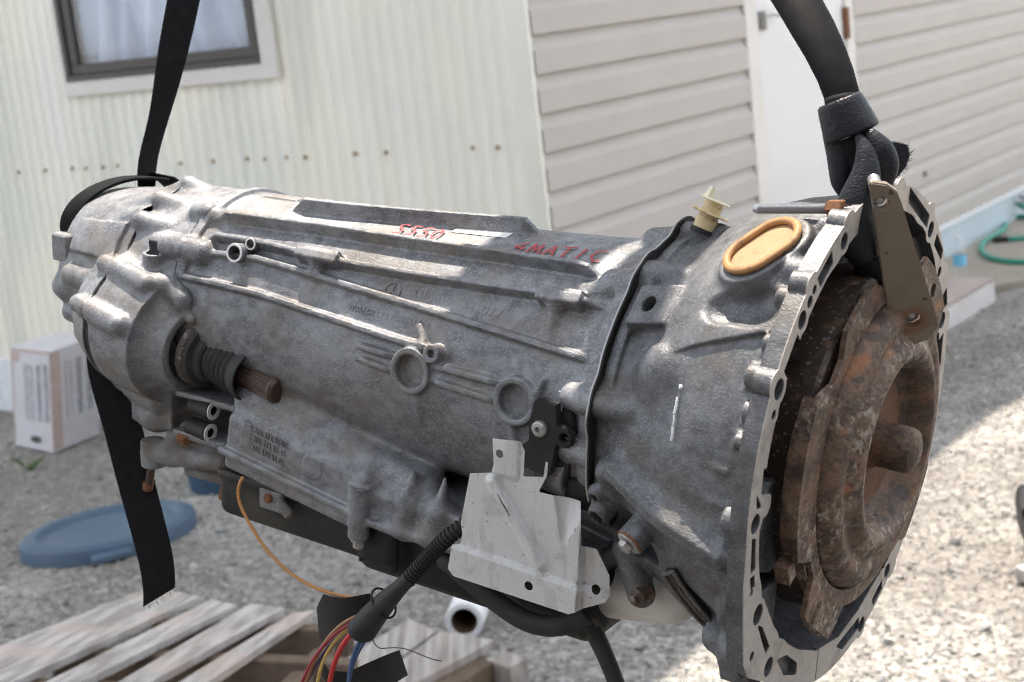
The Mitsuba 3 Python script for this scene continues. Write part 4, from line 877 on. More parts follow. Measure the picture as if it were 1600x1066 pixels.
tri = trimesh.creation.extrude_polygon(shp, .0016, engine='earcut')
tri = trimesh.Trimesh(*trimesh.remesh.subdivide_to_size(tri.vertices, tri.faces, .0026), process=False); tri.merge_vertices()
q = np.asarray(tri.vertices); xx = .153 + shield_x(q[:, :2]) + q[:, 2]
dx_ = xx - .155; m = trimesh.Trimesh(np.stack([xx, q[:, 0] + .53 * dx_, q[:, 1] + .33 * dx_], 1), np.asarray(tri.faces), process=False)
tr('heat_shield', m, 'm_shield', 28, label='pale pressed metal heat shield with a diagonal swage')
mk_ = np.array([(-.2585, -.0665), (-.255, -.0715), (-.2505, -.0765), (-.246, -.0830)]); sx_ = .153 + shield_x(mk_) + .0017; tr('heat_shield__scratch', tube([A3(x_, s_ + .53 * (x_ - .155), b_ + .33 * (x_ - .155)) for x_, (s_, b_) in zip(sx_, mk_)], [.0004, .0010, .0013, .0004], 6, flat=.4, samples=20), 'm_bronze')
tr('heat_shield__nut', cylm(V(-.2195, .116, -.160), V(-.2195, .116, -.174), .0075, .001, 6), 'm_zinc'); tr('heat_shield__nut', cylm(V(-.2015, .118, -.158), V(-.2015, .118, -.171), .0065, .001, 6), 'm_zinc')
# black plastic clip with its screw, dark plate behind
clip = unary_union([Polygon([(-.232, .004), (-.228, .024), (-.222, .028), (-.213, .027), (-.206, .026), (-.204, .008), (-.196, .008), (-.190, .003), (-.190, -.006), (-.196, -.011), (-.204, -.010), (-.2085, -.036), (-.213, -.041), (-.2345, -.037), (-.238, -.018), (-.232, -.012)])]).difference(Point(-.1975, -.0015).buffer(.0038, 10))
sy = lambda m, x0: place(m, A3(x0, 0, 0), A3(0, 1, 0), A3(0, 0, 1), A3(1, 0, 0))
tr('sensor_clip', sy(extr_ch(clip, .008, .0012), .146), 'm_black')
tr('sensor_clip', sy(extr_ch(Polygon([(-.206, .024), (-.198, .02), (-.192, -.0), (-.20, -.05), (-.215, -.05), (-.212, -.01)]), .014, .001), .130), 'm_black')
tr('sensor_clip__screw', lathe([(0, .0015), (.0022, .0012), (.0026, .0045), (.0052, .0042), (.0068, .003), (.0072, .001), (.0072, 0)], V(-.2205, .154, .0015), [1, 0, 0], 28), 'm_zinc')
tr('sensor_plate', sy(extr_ch(Polygon([(-.228, -.044), (-.172, -.041), (-.170, -.068), (-.229, -.064)]), .006, .001), .134), 'm_black')
# bolt in the bell boss, rusty bolt, bright eyes
bd = (b1 - b0) / np.linalg.norm(b1 - b0)
tr('boss_bolt', cat_([cylm(b1 - bd * .001, b1 + bd * .0025, .0112, .0008, 28), cylm(b1 + bd * .0025, b1 + bd * .008, .0066, .0012, 6)]), 'm_zinc')
tr('boss_bolt__rim', ringm(b1 - bd * .001, b1 + bd * .0012, .0126, .011, .0005, 28), 'm_rust_orange')
tr('ear_bolt', cat_([cylm(V(-.126, .122, -.130), V(-.130, .134, -.135), .0098, .0015, 18), cylm(V(-.130, .134, -.135), V(-.1315, .139, -.137), .0055, .001, 6)]), 'm_rust')
# pale lower cover tube and inspection cover
v = Vol([.0, -.24, -.235], [.13, -.09, -.12], 0.0022); v.cap(V(-.215, .060, -.182), V(-.12, .085, -.150), .024, .008); tr('lower_cover', v.mesh(), 'm_trim', True)
ic = [(-.092, -29), (-.078, -24.5), (-.036, -43), (-.044, -50.5)]
def patch(c4, h0, h1, n=10):
    U = np.linspace(0, 1, n); c4 = np.array(c4, float); o = []
    for h in (h1, h0):
        for a in U:
            for b in (0, 1):
                q = (c4[0] * (1 - b) + c4[1] * b) * (1 - a) + (c4[3] * (1 - b) + c4[2] * b) * a; o.append(P(q[0], q[1], h, True))
    f = []; N = 2 * n
    for k in range(n - 1):
        for (p0, p1) in ((2 * k, 2 * k + 1),): f += [[p0, p0 + 2, p1 + 2], [p0, p1 + 2, p1]]
        f += [[2 * k, N + 2 * k, N + 2 * k + 2], [2 * k, N + 2 * k + 2, 2 * k + 2], [2 * k + 1, 2 * k + 3, N + 2 * k + 3], [2 * k + 1, N + 2 * k + 3, N + 2 * k + 1]]
    f += [[0, 1, N + 1], [0, N + 1, N], [N - 2, 2 * N - 2, 2 * N - 1], [N - 2, 2 * N - 1, N - 1]]
    return trimesh.Trimesh(o, f, process=False)
tr('inspection_cover', patch(ic, -.004, .006), 'm_black', 20)
tr('inspection_cover__rim', tube([P(s_, p_, .0065, True) for (s0_, p0_), (s1_, p1_) in zip(ic, ic[1:] + ic[:1]) for s_, p_ in [(s0_ + (s1_ - s0_) * t_, p0_ + (p1_ - p0_) * t_) for t_ in np.linspace(0, 1, 8)[:-1]]] + [P(*ic[0], .0065, True)], .0018, 8), 'm_cast_dirty')
tr('inspection_cover__rim', tube([P(-.075, -30, .0068, True), P(-.062, -35, .0068, True), P(-.046, -43, .0068, True)], .0012, 6), 'm_cast_dirty')

# raised casting marks
def text_on(txt, s, phi, hgt, dphi=0.0, bell=False, rot=0.0, off=.0):
    m = meshkit.text_mesh(txt, hgt, .0007); q = np.asarray(m.vertices).copy(); c, sn = math.cos(rot), math.sin(rot); q[:, :2] = np.stack([q[:, 0] * c - q[:, 1] * sn, q[:, 0] * sn + q[:, 1] * c], 1)
    S_ = s + q[:, 0]; R = Rc(S_); a = np.radians(phi) + q[:, 1] / R; r = R + off - .0002 + q[:, 2]
    m.vertices = np.stack([r * np.cos(a), S_, r * np.sin(a)], 1); return m
def text_flat(txt, s, b, hgt, x0, slope=0.0):
    m = meshkit.text_mesh(txt, hgt, .0009); q = np.asarray(m.vertices); return trimesh.Trimesh(np.stack([x0 + q[:, 2], s + q[:, 0], b + q[:, 1] + slope * q[:, 0]], 1), np.asarray(m.faces), process=False)
plate = []
for t, s_, b_ in (('A 221 271 33 01', -.5735, -.0935), ('A 204 271 15 11', -.5755, -.1030), ('A 204 271 51 01', -.5775, -.1125)):
    m = text_flat(t, 0, 0, .0066, .1212); q = m.vertices; f_ = .0475 / (q[:, 1].max() - q[:, 1].min()); y_ = q[:, 1] * f_
    m.vertices = np.stack([q[:, 0], s_ + y_, b_ + q[:, 2] - .17 * y_], 1); plate.append(m)
tr('casting_lettering', cat_(plate), 'm_cast', False)
tr('casting_lettering', text_on('110921.1', -.398, 36.2, .0075), 'm_cast', False); tr('casting_lettering', text_on('R.4 H 072', -.352, 34.4, .0085), 'm_cast', False); tr('casting_lettering', text_on('09M3832175RS6M04', -.463, 23.6, .0065, rot=.0), 'm_cast', False)
circ = Point(0, 0).buffer(.0095).difference(Point(0, 0).buffer(.0082)); bars = [shapely.LineString([(0, 0), (.0082 * math.sin(t), .0082 * math.cos(t))]).buffer(.0007) for t in (0, 2.094, 4.189)]
m = extr(unary_union([circ] + bars), .0011); q = np.asarray(m.vertices); S_ = -.421 + q[:, 0]; a_ = np.radians(36.4) + q[:, 1] / Rc(S_); r_ = Rc(S_) - .0002 + q[:, 2]
tr('casting_lettering', trimesh.Trimesh(np.stack([r_ * np.cos(a_), S_, r_ * np.sin(a_)], 1), np.asarray(m.faces), process=False), 'm_cast', False)
# red marker writing and the sticker on top
def stroke(pts, w=.0022, h=.0006):
    pts = np.array(pts, float); out = []
    for (s0, p0), (s1, p1) in zip(pts[:-1], pts[1:]):
        n = 6; ss, pp = np.linspace(s0, s1, n), np.linspace(p0, p1, n); R = Rc((s0 + s1) / 2); d = np.array([s1 - s0, math.radians(p1 - p0) * R]); L = np.linalg.norm(d) + 1e-9; o = np.array([-d[1], d[0]]) / L * w / 2
        vv = [P(s_ + sg * o[0], p_ + sg * math.degrees(o[1] / R), h + .0012) for s_, p_ in zip(ss, pp) for sg in (-1, 1)]
        out.append(trimesh.Trimesh(vv, np.vstack([[[2 * k, 2 * k + 2, 2 * k + 3], [2 * k, 2 * k + 3, 2 * k + 1]] for k in range(n - 1)]), process=False))
    return out
GL = {'S': [(1, .95), (.3, 1), (.05, .75), (.75, .4), (.8, .1), (0, 0)], '5': [(1, 1), (.25, 1), (.2, .55), (.8, .5), (.85, .1), (.1, 0)], '0': [(.5, 1), (.1, .7), (.1, .25), (.5, 0), (.9, .3), (.9, .75), (.5, 1)],
      '4': [(.85, 1), (.1, .45), (.95, .5), (.45, .0)], 'M': [(0, 0), (.2, 1), (.5, .3), (.85, 1), (1, 0)], 'A': [(0, 0), (.55, 1), (1, 0)], 'a': [(.2, .4), (.8, .4)], 'T': [(0, .9), (1, 1)], 't': [(.5, .95), (.45, 0)], 'I': [(.5, 1), (.4, 0)], 'C': [(1, .9), (.3, .9), (.05, .4), (.5, 0), (1, .1)]}
def write(txt, s, phi, w, dph, gap):
    o = []
    for ch in txt:
        o += stroke([(s + x * w, phi + y * dph) for x, y in GL[ch]])
        if ch not in 'AT': s += w + gap
        else: o += stroke([(s + x * w, phi + y * dph) for x, y in GL[ch.lower()]]); s += w + gap
    return o
tr('marker_writing', cat_(write('S550', -.462, 68.5, .0105, 8.5, .0035)), 'm_marker', False); tr('marker_writing', cat_(write('4MATIC', -.326, 67.0, .0125, 8.5, .004)), 'm_marker', False)
nn_ = 14; ss = np.linspace(-.405, -.345, nn_); pp = np.linspace(77, 87, 8); vv = [P(s_, p_ + 18 * (s_ + .405), .0007) for s_ in ss for p_ in pp]; ii = np.arange(7)
tr('sticker', (np.array(vv), np.vstack([np.stack([k * 8 + ii, k * 8 + ii + 1, k * 8 + ii + 9, k * 8 + ii + 8], 1) for k in range(nn_ - 1)])), 'm_sticker', False)
# white paint run on the bell
pm = []
for (s0, p0, s1, p1, w_) in ((-.0865, 23.6, -.0862, 22.6, .003), (-.0868, 20.6, -.0864, 16.5, .0022), (-.0864, 16.2, -.0852, 13.6, .0016), (-.0852, 13.4, -.0846, 9.9, .0022)):
    pm.append(tube([P(s0, p0, .0010, True), P((s0 + s1) / 2 + .0006, (p0 + p1) / 2, .0012, True), P(s1, p1, .0010, True)], w_ / 2, 6, flat=.5))
tr('paint_run', cat_(pm), 'm_chalk')
tr('scratch', tube([P(-.213, 13.0, .0075), P(-.195, 14.0, .008), P(-.180, 15.2, .008)], .0006, 5), 'm_chalk')

# filler tube stopper
fb, fd = V(-.150, .018, .160), A3(-.30, .22, .93); fd /= np.linalg.norm(fd)
tr('filler_stopper', lathe([(0, 0), (.0095, 0), (.0095, .0105), (.0085, .011), (.0085, .0128), (.0160, .0133), (.0168, .0142), (.016, .0152), (.0085, .0157), (.008, .0250), (0, .0250)], fb, fd, 36), 'm_cream')
tr('filler_stopper__cap', lathe([(.007, .0245), (.0125, .0248), (.0132, .0257), (.0125, .0268), (.0085, .0270), (.008, .0262), (0, .0262)], fb, fd, 36), 'm_cream_light')
e1f, e2f, _ = frame(fd)
tr('filler_stopper__tab', hullm([fb + fd * h_ + e1f * a_ + e2f * b_ for h_, a_, b_ in ((.0262, -.004, -.011), (.0262, .004, -.011), (.0262, -.004, -.005), (.0262, .004, -.005), (.0365, -.002, -.009), (.0365, .002, -.009), (.0365, -.002, -.006), (.0365, .002, -.006))]), 'm_cream_light')
tr('filler_stopper__collar', lathe([(.0106, -.004), (.0106, -.001), (.0102, .0004), (.0098, .0004)], fb, fd, 30), 'm_black')
# threaded stud through the flange top
sb0, sb1 = V(-.002, .0622, .2085), V(-.084, .0565, .1945); sdv = (sb1 - sb0) / np.linalg.norm(sb1 - sb0); pr = [(0, 0)]
for k in range(32): pr += [(.0034, .022 + k * .0019), (.0045, .02295 + k * .0019)]
pr += [(.0042, .0845), (.003, .087), (0, .0875)]
tr('stud', lathe(pr, sb0, sdv, 18), 'm_steel'); tr('stud__nut', cylm(sb0 + sdv * .008, sb0 + sdv * .0215, .0072, .001, 6), 'm_rust_orange')
# lower hose, hanging lead
tr('lower_hose', tube([V(-.345, .112, -.168), V(-.311, .118, -.178), V(-.279, .12, -.190), V(-.241, .12, -.199), V(-.205, .118, -.190), V(-.186, .112, -.176)], .0095, 12, samples=40), 'm_rubber', True)
tr('hanging_lead__connector', rbox(V(-.192, .104, -.183), (.014, .016, .026), .003, [[1, 0, 0], [0, .95, -.3], [0, .3, .95]]), 'm_black')
tr('hanging_lead', tube([V(-.193, .10, -.188), V(-.187, .10, -.199), V(-.175, .10, -.218), V(-.158, .10, -.250), V(-.14, .10, -.30)], [.0075, .0085, .0078, .0075, .0075], 12, samples=24), 'm_rubber', True)

# ---------------------------------------------------------------- torque converter
TQ = 'torque_converter'
tag(TQ, 'rusty steel torque converter with a raised hub seated in the bell housing', 'torque converter')
def tq(key, mesh, bsdf, smooth=35, **kw): return add(f'{TQ}__{key}', mesh, bsdf, smooth, TM, **kw)
Y1 = A3(0, 1, 0)
tq('rear_shell', lathe([(.04, -.085), (.09, -.078), (.125, -.062), (.142, -.042), (.1475, -.024), (.1475, .004), (.144, .0075), (.126, .0085)], [0, 0, 0], Y1, 120), 'm_rust_dark')
tq('front_shell', lathe([(.128, .0075), (.1255, .010), (.1245, .016), (.1225, .0215), (.118, .0268), (.112, .0298), (.106, .0302), (.1015, .0290), (.0985, .0285), (.0955, .0298), (.090, .0345), (.084, .0372), (.0785, .0368), (.0735, .0330), (.069, .0268), (.0655, .0195), (.062, .0148), (.056, .0128)], [0, 0, 0], Y1, 128), 'm_rust')
tq('centre_disc', lathe([(.0565, .0138), (.05, .0125), (.026, .0125), (0, .0125)], [0, 0, 0], Y1, 60), 'm_rust_disc')
tq('pilot_hub', lathe([(.0225, .0125), (.0215, .016), (.0195, .019), (.0192, .030), (.0198, .032), (.0195, .044), (.0175, .049), (.012, .052), (0, .053)], [0, 0, 0], Y1, 48), 'm_rust')
th = np.linspace(0, 2 * np.pi, 361)[:-1]; lob = np.zeros_like(th)
for c_, w_, h_ in ((132, 15, .023), (217, 13, .021), (306, 13, .027), (5, 24, .0215), (62, 11, .014)):
    dd_ = np.abs((np.degrees(th) - c_ + 180) % 360 - 180); lob = np.maximum(lob, h_ * np.clip((w_ + 7 - dd_) / 7, 0, 1))
pl_ = Polygon(np.stack([(.1415 + lob) * np.cos(th), (.1415 + lob) * np.sin(th)], 1)).difference(unary_union([Point(0, 0).buffer(.1265)] + [Point(.150 * math.cos(math.radians(c_)), .150 * math.sin(math.radians(c_))).buffer(.0058) for c_ in (132, 217, 306)]))
tq('drive_ring', yz(extr_ch(pl_, .0045, .0009), .0125), 'm_rust', False)
def wall_arc(a0, a1, r0, r1, s0, s1, n=26):
    o = []
    for k in range(n):
        t0, t1 = [math.radians(a0 + (a1 - a0) * q / n) for q in (k, k + 1)]
    t = np.radians(np.linspace(a0, a1, n)); rl = lambda q: np.interp(np.degrees(q), np.linspace(a0, a1, 5), [r0 * .97, r0, r0, r0, r0 * .97])
    po = [(rl(q) * math.cos(q), rl(q) * math.sin(q)) for q in t] + [((rl(q) - .004) * math.cos(q), (rl(q) - .004) * math.sin(q)) for q in t[::-1]]
    return yz(extr_ch(Polygon(po), s1 - s0, .001), s0)
tq('drive_ring__edge', wall_arc(-22, 29, .1625, .16, .002, .0135), 'm_rust'); tq('drive_ring__edge', wall_arc(-50, -24, .146, .15, .004, .0128), 'm_rust')
tq('weld_lug', cat_([hullm([A3(r * math.cos(math.radians(a)), s, r * math.sin(math.radians(a))) for a in (-63, -47) for r, s in ((.142, .014), (.168, .010), (.168, .019), (.146, .020))])]), 'm_rust'); tq('weld_lug', hullm([A3(r * math.cos(math.radians(a)), s, r * math.sin(math.radians(a))) for a in (-26, -20) for r, s in ((.158, .0), (.170, .0), (.170, .012), (.158, .012))]), 'm_rust')
# retaining bar over flange and converter
tag('retaining_bar', 'flat brown steel bar with two holes bolted across the bell housing opening', 'steel bar')
bo, bx, by, bn = A3(0.3257, 1.2821, 1.4161), A3(0.9612, -0.1891, 0.2011), A3(-0.2662, -0.4420, 0.8566), A3(-0.0731, -0.8768, -0.4752)
h1_, h2_ = (0, 0), (0, 0.1237)
barp = Polygon([(-0.0023, 0.1429), (0.0069, 0.1376), (0.0121, 0.1294), (0.0132, 0.1181), (0.0169, -0.0048), (0.0162, -0.014), (0.0069, -0.0237), (-0.0023, -0.0247), (-0.0145, -0.0194), (-0.0186, -0.0112)]).buffer(.002).difference(unary_union([Point(*h1_).buffer(.0068), Point(*h2_).buffer(.0058)]))
add('retaining_bar__plate', place(extr_ch(barp, .006, .0012), bo - bn * .003, bx, by, bn), 'm_bar', 25)
for h_, r_ in ((h1_, .0062), (h2_, .0052)):
    c = bo + bx * h_[0] + by * h_[1]; add('retaining_bar__bolt', lathe([(0, .0), (.003, -.0005), (r_, -.003), (r_, -.03), (0, -.03)][::-1], c - bn * .0, bn, 20), 'm_steel')

# ---------------------------------------------------------------- wiring harness hanging from the shield
WH = 'wiring_harness'
tag(WH, 'cut wiring harness with black ribbed conduit, loose black tape and coloured wires', 'wiring harness')
def wh(key, mesh, bsdf, smooth=35, **kw): return add(f'{WH}__{key}', mesh, bsdf, smooth, TM, **kw)
from scipy.interpolate import CubicSpline
cpts = np.array([V(-.275, .122, -.092), V(-.2965, .1405, -.108), V(-.314, .152, -.126), V(-.327, .152, -.142), V(-.341, .152, -.160), V(-.357, .152, -.181)])
tt = np.linspace(0, 5, 180); cc = CubicSpline(np.arange(6), cpts)(tt); rw = .0068 + .0009 * np.sign(np.sin(np.linspace(0, 2 * np.pi * 30, 180)))
wh('conduit', tube(cc, rw, 14), 'm_black', False)
wh('tape_sleeve', tube([V(-.352, .152, -.174), V(-.365, .153, -.190), V(-.378, .154, -.206), V(-.392, .155, -.225), V(-.404, .156, -.243)], [.0088, .0105, .0135, .0165, .0185], 22, cap=False, flat=.75, samples=30), 'm_rubber', True)
wh('tape_sleeve', tube([V(-.352, .152, -.174), V(-.365, .153, -.190), V(-.378, .154, -.206), V(-.392, .155, -.225), V(-.402, .156, -.240)], [.008, .0098, .0128, .0158, .0175], 22, cap=False, flat=.75, samples=30), 'm_black', True)
wh('cable_tie', tube([V(-.381, .154, -.209) + .0152 * (A3(0, .72, -.62) * 0 + A3(0, .55 * -1, -.5) * 0 + A3(0, .74, .67) * 0 + A3(0, -.68, .73) * math.cos(t) * -1 + A3(1, 0, 0) * math.sin(t) * .85) for t in np.linspace(0, 6.2, 26)], .0011, 6), 'm_black')
def sheet(poly, x0, bend, t=.0012):
    g_ = trimesh.creation.extrude_polygon(Polygon(poly).buffer(.001).buffer(-.001), t, engine='earcut'); g_ = trimesh.Trimesh(*trimesh.remesh.subdivide_to_size(g_.vertices, g_.faces, .006), process=False); q = np.asarray(g_.vertices)
    return trimesh.Trimesh(np.stack([x0 + q[:, 2] + bend(q[:, 0], q[:, 1]), q[:, 0], q[:, 1]], 1), np.asarray(g_.faces), process=False)
wh('loose_tape', sheet([(-.458, -.226), (-.432, -.221), (-.405, -.210), (-.398, -.2185), (-.420, -.240), (-.432, -.256), (-.468, -.302), (-.484, -.290), (-.476, -.250)], .133, lambda s_, b_: .010 * np.sin((s_ + .48) * 40) + .25 * (b_ + .25)), 'm_black', 40)
wh('loose_tape', sheet([(-.466, -.296), (-.455, -.307), (-.432, -.303), (-.376, -.264), (-.362, -.284), (-.385, -.305), (-.42, -.325), (-.452, -.325), (-.466, -.312)], .138, lambda s_, b_: .006 * np.sin((s_ + .48) * 55)), 'm_black', 40)
def wire(col, pts, r=.0016): wh('wire', tube(pts, r, 8, samples=26), 'm_wire_' + col, True)
wire('brown', [V(-.39, .155, -.222), V(-.42, .16, -.238), V(-.442, .162, -.264), V(-.461, .162, -.300), V(-.473, .162, -.345)], .0021)
wire('red', [V(-.39, .157, -.226), V(-.415, .164, -.252), V(-.430, .166, -.285), V(-.438, .166, -.34)], .0026)
wire('crimson', [V(-.39, .155, -.224), V(-.425, .161, -.247), V(-.452, .163, -.280), V(-.478, .163, -.335)], .0018)
wire('yellow', [V(-.39, .152, -.228), V(-.425, .158, -.252), V(-.446, .16, -.285), V(-.456, .16, -.34)], .0018)
wire('blue', [V(-.39, .154, -.236), V(-.404, .160, -.262), V(-.414, .162, -.295), V(-.412, .162, -.34)], .0019)
wire('blue', [V(-.392, .152, -.236), V(-.407, .162, -.262), V(-.412, .164, -.285), V(-.420, .162, -.34)], .0018)
wire('violet', [V(-.39, .15, -.23), V(-.432, .156, -.258), V(-.462, .158, -.305), V(-.486, .158, -.35)], .0018)
wh('wire', tube([V(-.564, .142, -.134), V(-.5675, .144, -.143), V(-.568, .145, -.152), V(-.555, .146, -.176), V(-.526, .146, -.204), V(-.492, .144, -.221), V(-.457, .14, -.227), V(-.42, .138, -.222)], .0017, 8, samples=60), 'm_copper', True, label='single copper coloured wire curving up from the tape')
wh('tie_wire', tube([V(-.385, .156, -.232), V(-.391, .158, -.240), V(-.383, .158, -.254), V(-.375, .158, -.252), V(-.353, .157, -.246), V(-.331, .156, -.247), V(-.313, .155, -.246)], .0005, 6, samples=50), 'm_bronze', True)

# ---------------------------------------------------------------- lifting straps
tag('lifting_strap', 'flat black webbing strap looped round the gearbox tail with a long loose end', 'strap')
add('lifting_strap__sling', ribbon([[-.12, 1.93, 2.455], [-.225, 1.895, 2.1], [-.321, 1.848, 1.747], [-.3425, 1.834, 1.682], [-.3645, 1.821, 1.6185], [-.3785, 1.814, 1.5835], [-.386, 1.808, 1.546]],
                        [[.022, -.008, -.002], [.02, -.004, -.002], [.0185, -.001, -.002], [.0155, 0, -.004], [.0105, .008, 0], [.0085, .012, 0], [.006, .016, 0]], .003), 'm_strap', True)
def tailp(ang, r, s): return TC + AX * s + SI * (r * math.cos(ang)) + UP * (r * math.sin(ang))
lp = [tailp(math.radians(a), r, s) for a, r, s in ((112, .105, -.845), (125, .101, -.845), (150, .098, -.845), (185, .096, -.85), (225, .1, -.85), (262, .118, -.84), (292, .135, -.825))]
add('lifting_strap__loop', ribbon(lp, [AX * .02] * 7, .003), 'm_strap', True)
lp = [tailp(math.radians(a), r, s) for a, r, s in ((112, .1005, -.842), (98, .098, -.858), (84, .0935, -.873), (70, .088, -.885), (58, .082, -.893), (48, .073, -.899), (40, .062, -.902))]
add('lifting_strap__loop', ribbon(lp, [AX * .0125 + UP * .001] * 7, .0035), 'm_strap', True)
L_ = np.array([[-.4535, 1.715, 1.46], [-.451, 1.696, 1.41], [-.453, 1.688, 1.37], [-.446, 1.678, 1.322], [-.435, 1.663, 1.247], [-.425, 1.65, 1.185], [-.421, 1.642, 1.148], [-.423, 1.636, 1.119]])
R_ = np.array([[-.421, 1.715, 1.457], [-.417, 1.696, 1.407], [-.413, 1.687, 1.366], [-.405, 1.679, 1.324], [-.396, 1.664, 1.253], [-.388, 1.652, 1.195], [-.385, 1.645, 1.161], [-.387, 1.64, 1.135]])
add('lifting_strap__loose_end', ribbon((L_ + R_) / 2, (R_ - L_) / 2, .0028), 'm_strap', True)
add('lifting_strap__loose_end', ribbon([[-.40, 1.75, 1.40], [-.385, 1.735, 1.36], [-.372, 1.725, 1.31]], [[.03, 0, 0], [.03, 0, .002], [.032, 0, .0]], .0028), 'm_strap', True)
tag('lifting_strap_001', 'thick black webbing strap knotted to the top of the bell housing flange', 'strap')
K2 = 'lifting_strap_001'
def strapbarrel(pts, wid, thick, key, up=None):              # rolled webbing: flattened, slightly open tube
    add(f'{K2}__{key}', tube(pts, wid, 24, flat=thick, samples=50, up=up), 'm_strap', True)
strapbarrel([[.14, 2.09, 2.455], [.20, 1.78, 2.1], [.262, 1.395, 1.700], [.2755, 1.345, 1.653], [.287, 1.308, 1.600], [.289, 1.300, 1.57]], [.021, .0208, .0200, .0185, .0145, .014], .55, 'sling', up=[0.1, -1, .0])
def ov(p, d, up_, prof, key, n=40, flat=.8):                  # lathe with an elliptic section
    m = lathe(prof, [0, 0, 0], [0, 0, 1], n); d = np.asarray(d, float) / np.linalg.norm(d); x = np.cross(d, up_); x /= np.linalg.norm(x); y = np.cross(d, x)
    m.vertices = np.asarray(m.vertices) * [1, flat, 1]; return place(m, p, x, y, d)
add(f'{K2}__collar', ov(A3(.281, 1.294, 1.598), A3(.012, -.006, -.042), A3(0, 1, 0), [(.0125, .001), (.0165, 0), (.0185, .002), (.0195, .006), (.0215, .018), (.0228, .027), (.0222, .030), (.0185, .031), (.0175, .027)], 'collar', 48, .85), 'm_strap_knot', True)
def blob(pts, key, k=.004, h=.0016, cuts=()):
    pts_ = [(np.asarray(a, float), np.asarray(b, float), r1, r2) for a, b, r1, r2 in pts]; lo = np.min([np.minimum(a, b) - max(r1, r2) for a, b, r1, r2 in pts_], 0) - .005; hi = np.max([np.maximum(a, b) + max(r1, r2) for a, b, r1, r2 in pts_], 0) + .005
    vv = Vol(lo, hi, h)
    for a, b, r1, r2 in pts_: vv.cap(a, b, r1, k, r2)
    add(f'{K2}__{key}', vv.mesh(), 'm_strap_knot', True)
add(f'{K2}__turn', tube([[.283, 1.297, 1.60], [.288, 1.290, 1.575], [.294, 1.287, 1.555], [.297, 1.286, 1.53]], [.013, .0165, .016, .012], 20, flat=.7, samples=24, up=[0, -1, 0]), 'm_strap', True)
# outer turn down the back, to the flange
add(f'{K2}__turn', tube([[.281, 1.294, 1.592], [.279, 1.292, 1.570], [.278, 1.288, 1.548], [.276, 1.284, 1.532], [.278, 1.282, 1.522]], [.0135, .0135, .011, .008, .004], 20, flat=.7, samples=30, up=[0, -1, 0]), 'm_strap_knot', True)
add(f'{K2}__turn', tube([[.289, 1.274, 1.570], [.2935, 1.267, 1.556], [.2915, 1.262, 1.540], [.284, 1.258, 1.522], [.279, 1.256, 1.505], [.281, 1.257, 1.488], [.287, 1.262, 1.472]], [.003, .0085, .012, .0155, .0175, .0165, .011], 22, flat=.55, samples=40, up=[0.15, -1, .1]), 'm_strap_knot', True)
add(f'{K2}__turn', tube([[.299, 1.276, 1.572], [.306, 1.272, 1.558], [.309, 1.272, 1.545], [.305, 1.274, 1.530], [.300, 1.277, 1.515]], [.004, .0105, .0115, .010, .007], 20, flat=.75, samples=30, up=[0, -1, 0]), 'm_strap_knot', True)
add(f'{K2}__turn', tube([[.284, 1.287, 1.535], [.290, 1.283, 1.51], [.296, 1.281, 1.48], [.298, 1.285, 1.455], [.296, 1.30, 1.44]], [.010, .015, .017, .016, .012], 20, flat=.6, samples=30, up=[0, -1, 0]), 'm_strap_knot', True)
fl = np.array([[.301, 1.292, 1.560], [.312, 1.291, 1.5605], [.323, 1.290, 1.5595], [.3315, 1.289, 1.5565], [.3325, 1.288, 1.548], [.3285, 1.287, 1.5395], [.321, 1.286, 1.532], [.312, 1.286, 1.525], [.303, 1.287, 1.530]])
n_ = A3(.2, -.85, -.2) * .0022; c = fl.mean(0); vv = np.vstack([fl + n_, fl - n_, [c + n_, c - n_]]); k9 = len(fl); ff = []
for k in range(k9): j_ = (k + 1) % k9; ff += [[k, j_, 2 * k9], [k9 + j_, k9 + k, 2 * k9 + 1], [k, k9 + k, k9 + j_], [k, k9 + j_, j_]]
add(f'{K2}__cut_end', trimesh.Trimesh(vv, ff, process=False), 'm_strap_knot', 20)
rg = np.random.default_rng(3); fz = []
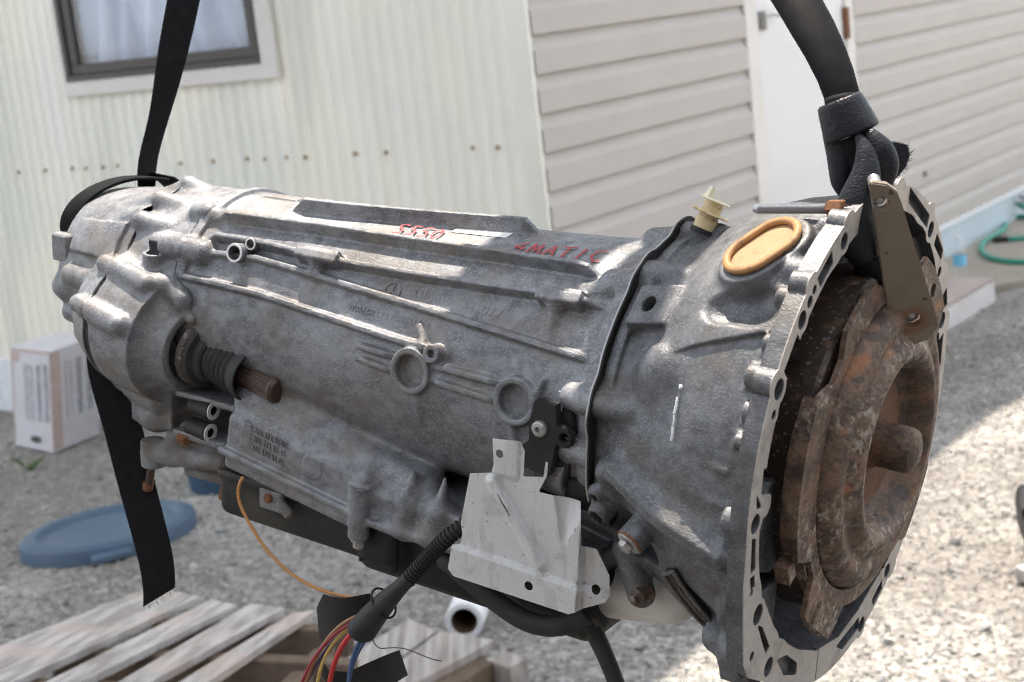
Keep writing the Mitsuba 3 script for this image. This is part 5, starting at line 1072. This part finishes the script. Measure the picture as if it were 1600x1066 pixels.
for k in range(70):
    a_ = rg.uniform(3, 7); i_ = int(a_); p_ = fl[i_] + (fl[(i_ + 1) % k9] - fl[i_]) * (a_ - i_) + n_ * rg.uniform(-1, 1); d_ = (p_ - c); d_ /= np.linalg.norm(d_); fz.append(tube([p_, p_ + (d_ + rg.normal(0, .5, 3)) * rg.uniform(.001, .0035)], .00022, 3, cap=False))
add(f'{K2}__frayed_thread', cat_(fz), 'm_strap', False, kind='stuff')
rg = np.random.default_rng(8); fz = []
for k in range(16):
    p_ = L_[-1] + (R_[-1] - L_[-1]) * rg.uniform(.05, .95) + A3(0, -.002, 0); fz.append(tube([p_ + A3(0, 0, .002), p_ + A3(rg.uniform(-.002, .006), rg.uniform(-.003, .003), -rg.uniform(.003, .010))], .0002, 3, cap=False))
add('lifting_strap__frayed_thread', cat_(fz), 'm_strap', False, kind='stuff')

# ---------------------------------------------------------------- lifting frame overhead, that carries the straps and shades parts of the gearbox
BD = A3(.72, .70, 0); BD /= np.linalg.norm(BD); BQ = A3(BD[1], -BD[0], 0); BZ = A3(0, 0, 1)
tag('lifting_gantry', 'yellow steel lifting gantry overhead', 'gantry')
def beam(s0, s1, phi):
    s, a = (s0 + s1) / 2, math.radians(phi); p = W(s, .128 * math.cos(a), .128 * math.sin(a)); c = p + SUN * ((2.5 - p[2]) / SUN[2])
    n = np.cross(SUN, BD); n /= np.linalg.norm(n); w = (s1 - s0) * abs(AX @ n) / abs(BQ @ n)
    add('lifting_gantry__beam', rbox(c - BD * .55, (4.6, w, .05), .004, np.stack([BD, BQ, BZ], 1)), 'm_beam'); return c
b1_, b2_ = beam(-.357, -.232, 66), beam(-.203, -.115, 64)
pp_ = (b1_ + b2_) / 2 - BD * 2.75
add('lifting_gantry__beam', rbox(pp_, (.1, 1.6, .1), .004, np.stack([BD, BQ, BZ], 1)), 'm_beam')
for sg in (-1, 1): add('lifting_gantry__post', rbox(pp_ + BQ * sg * .75 - BZ * (pp_[2] / 2 - .0), (.1, .1, pp_[2]), .004, np.stack([BD, BQ, BZ], 1)), 'm_beam')
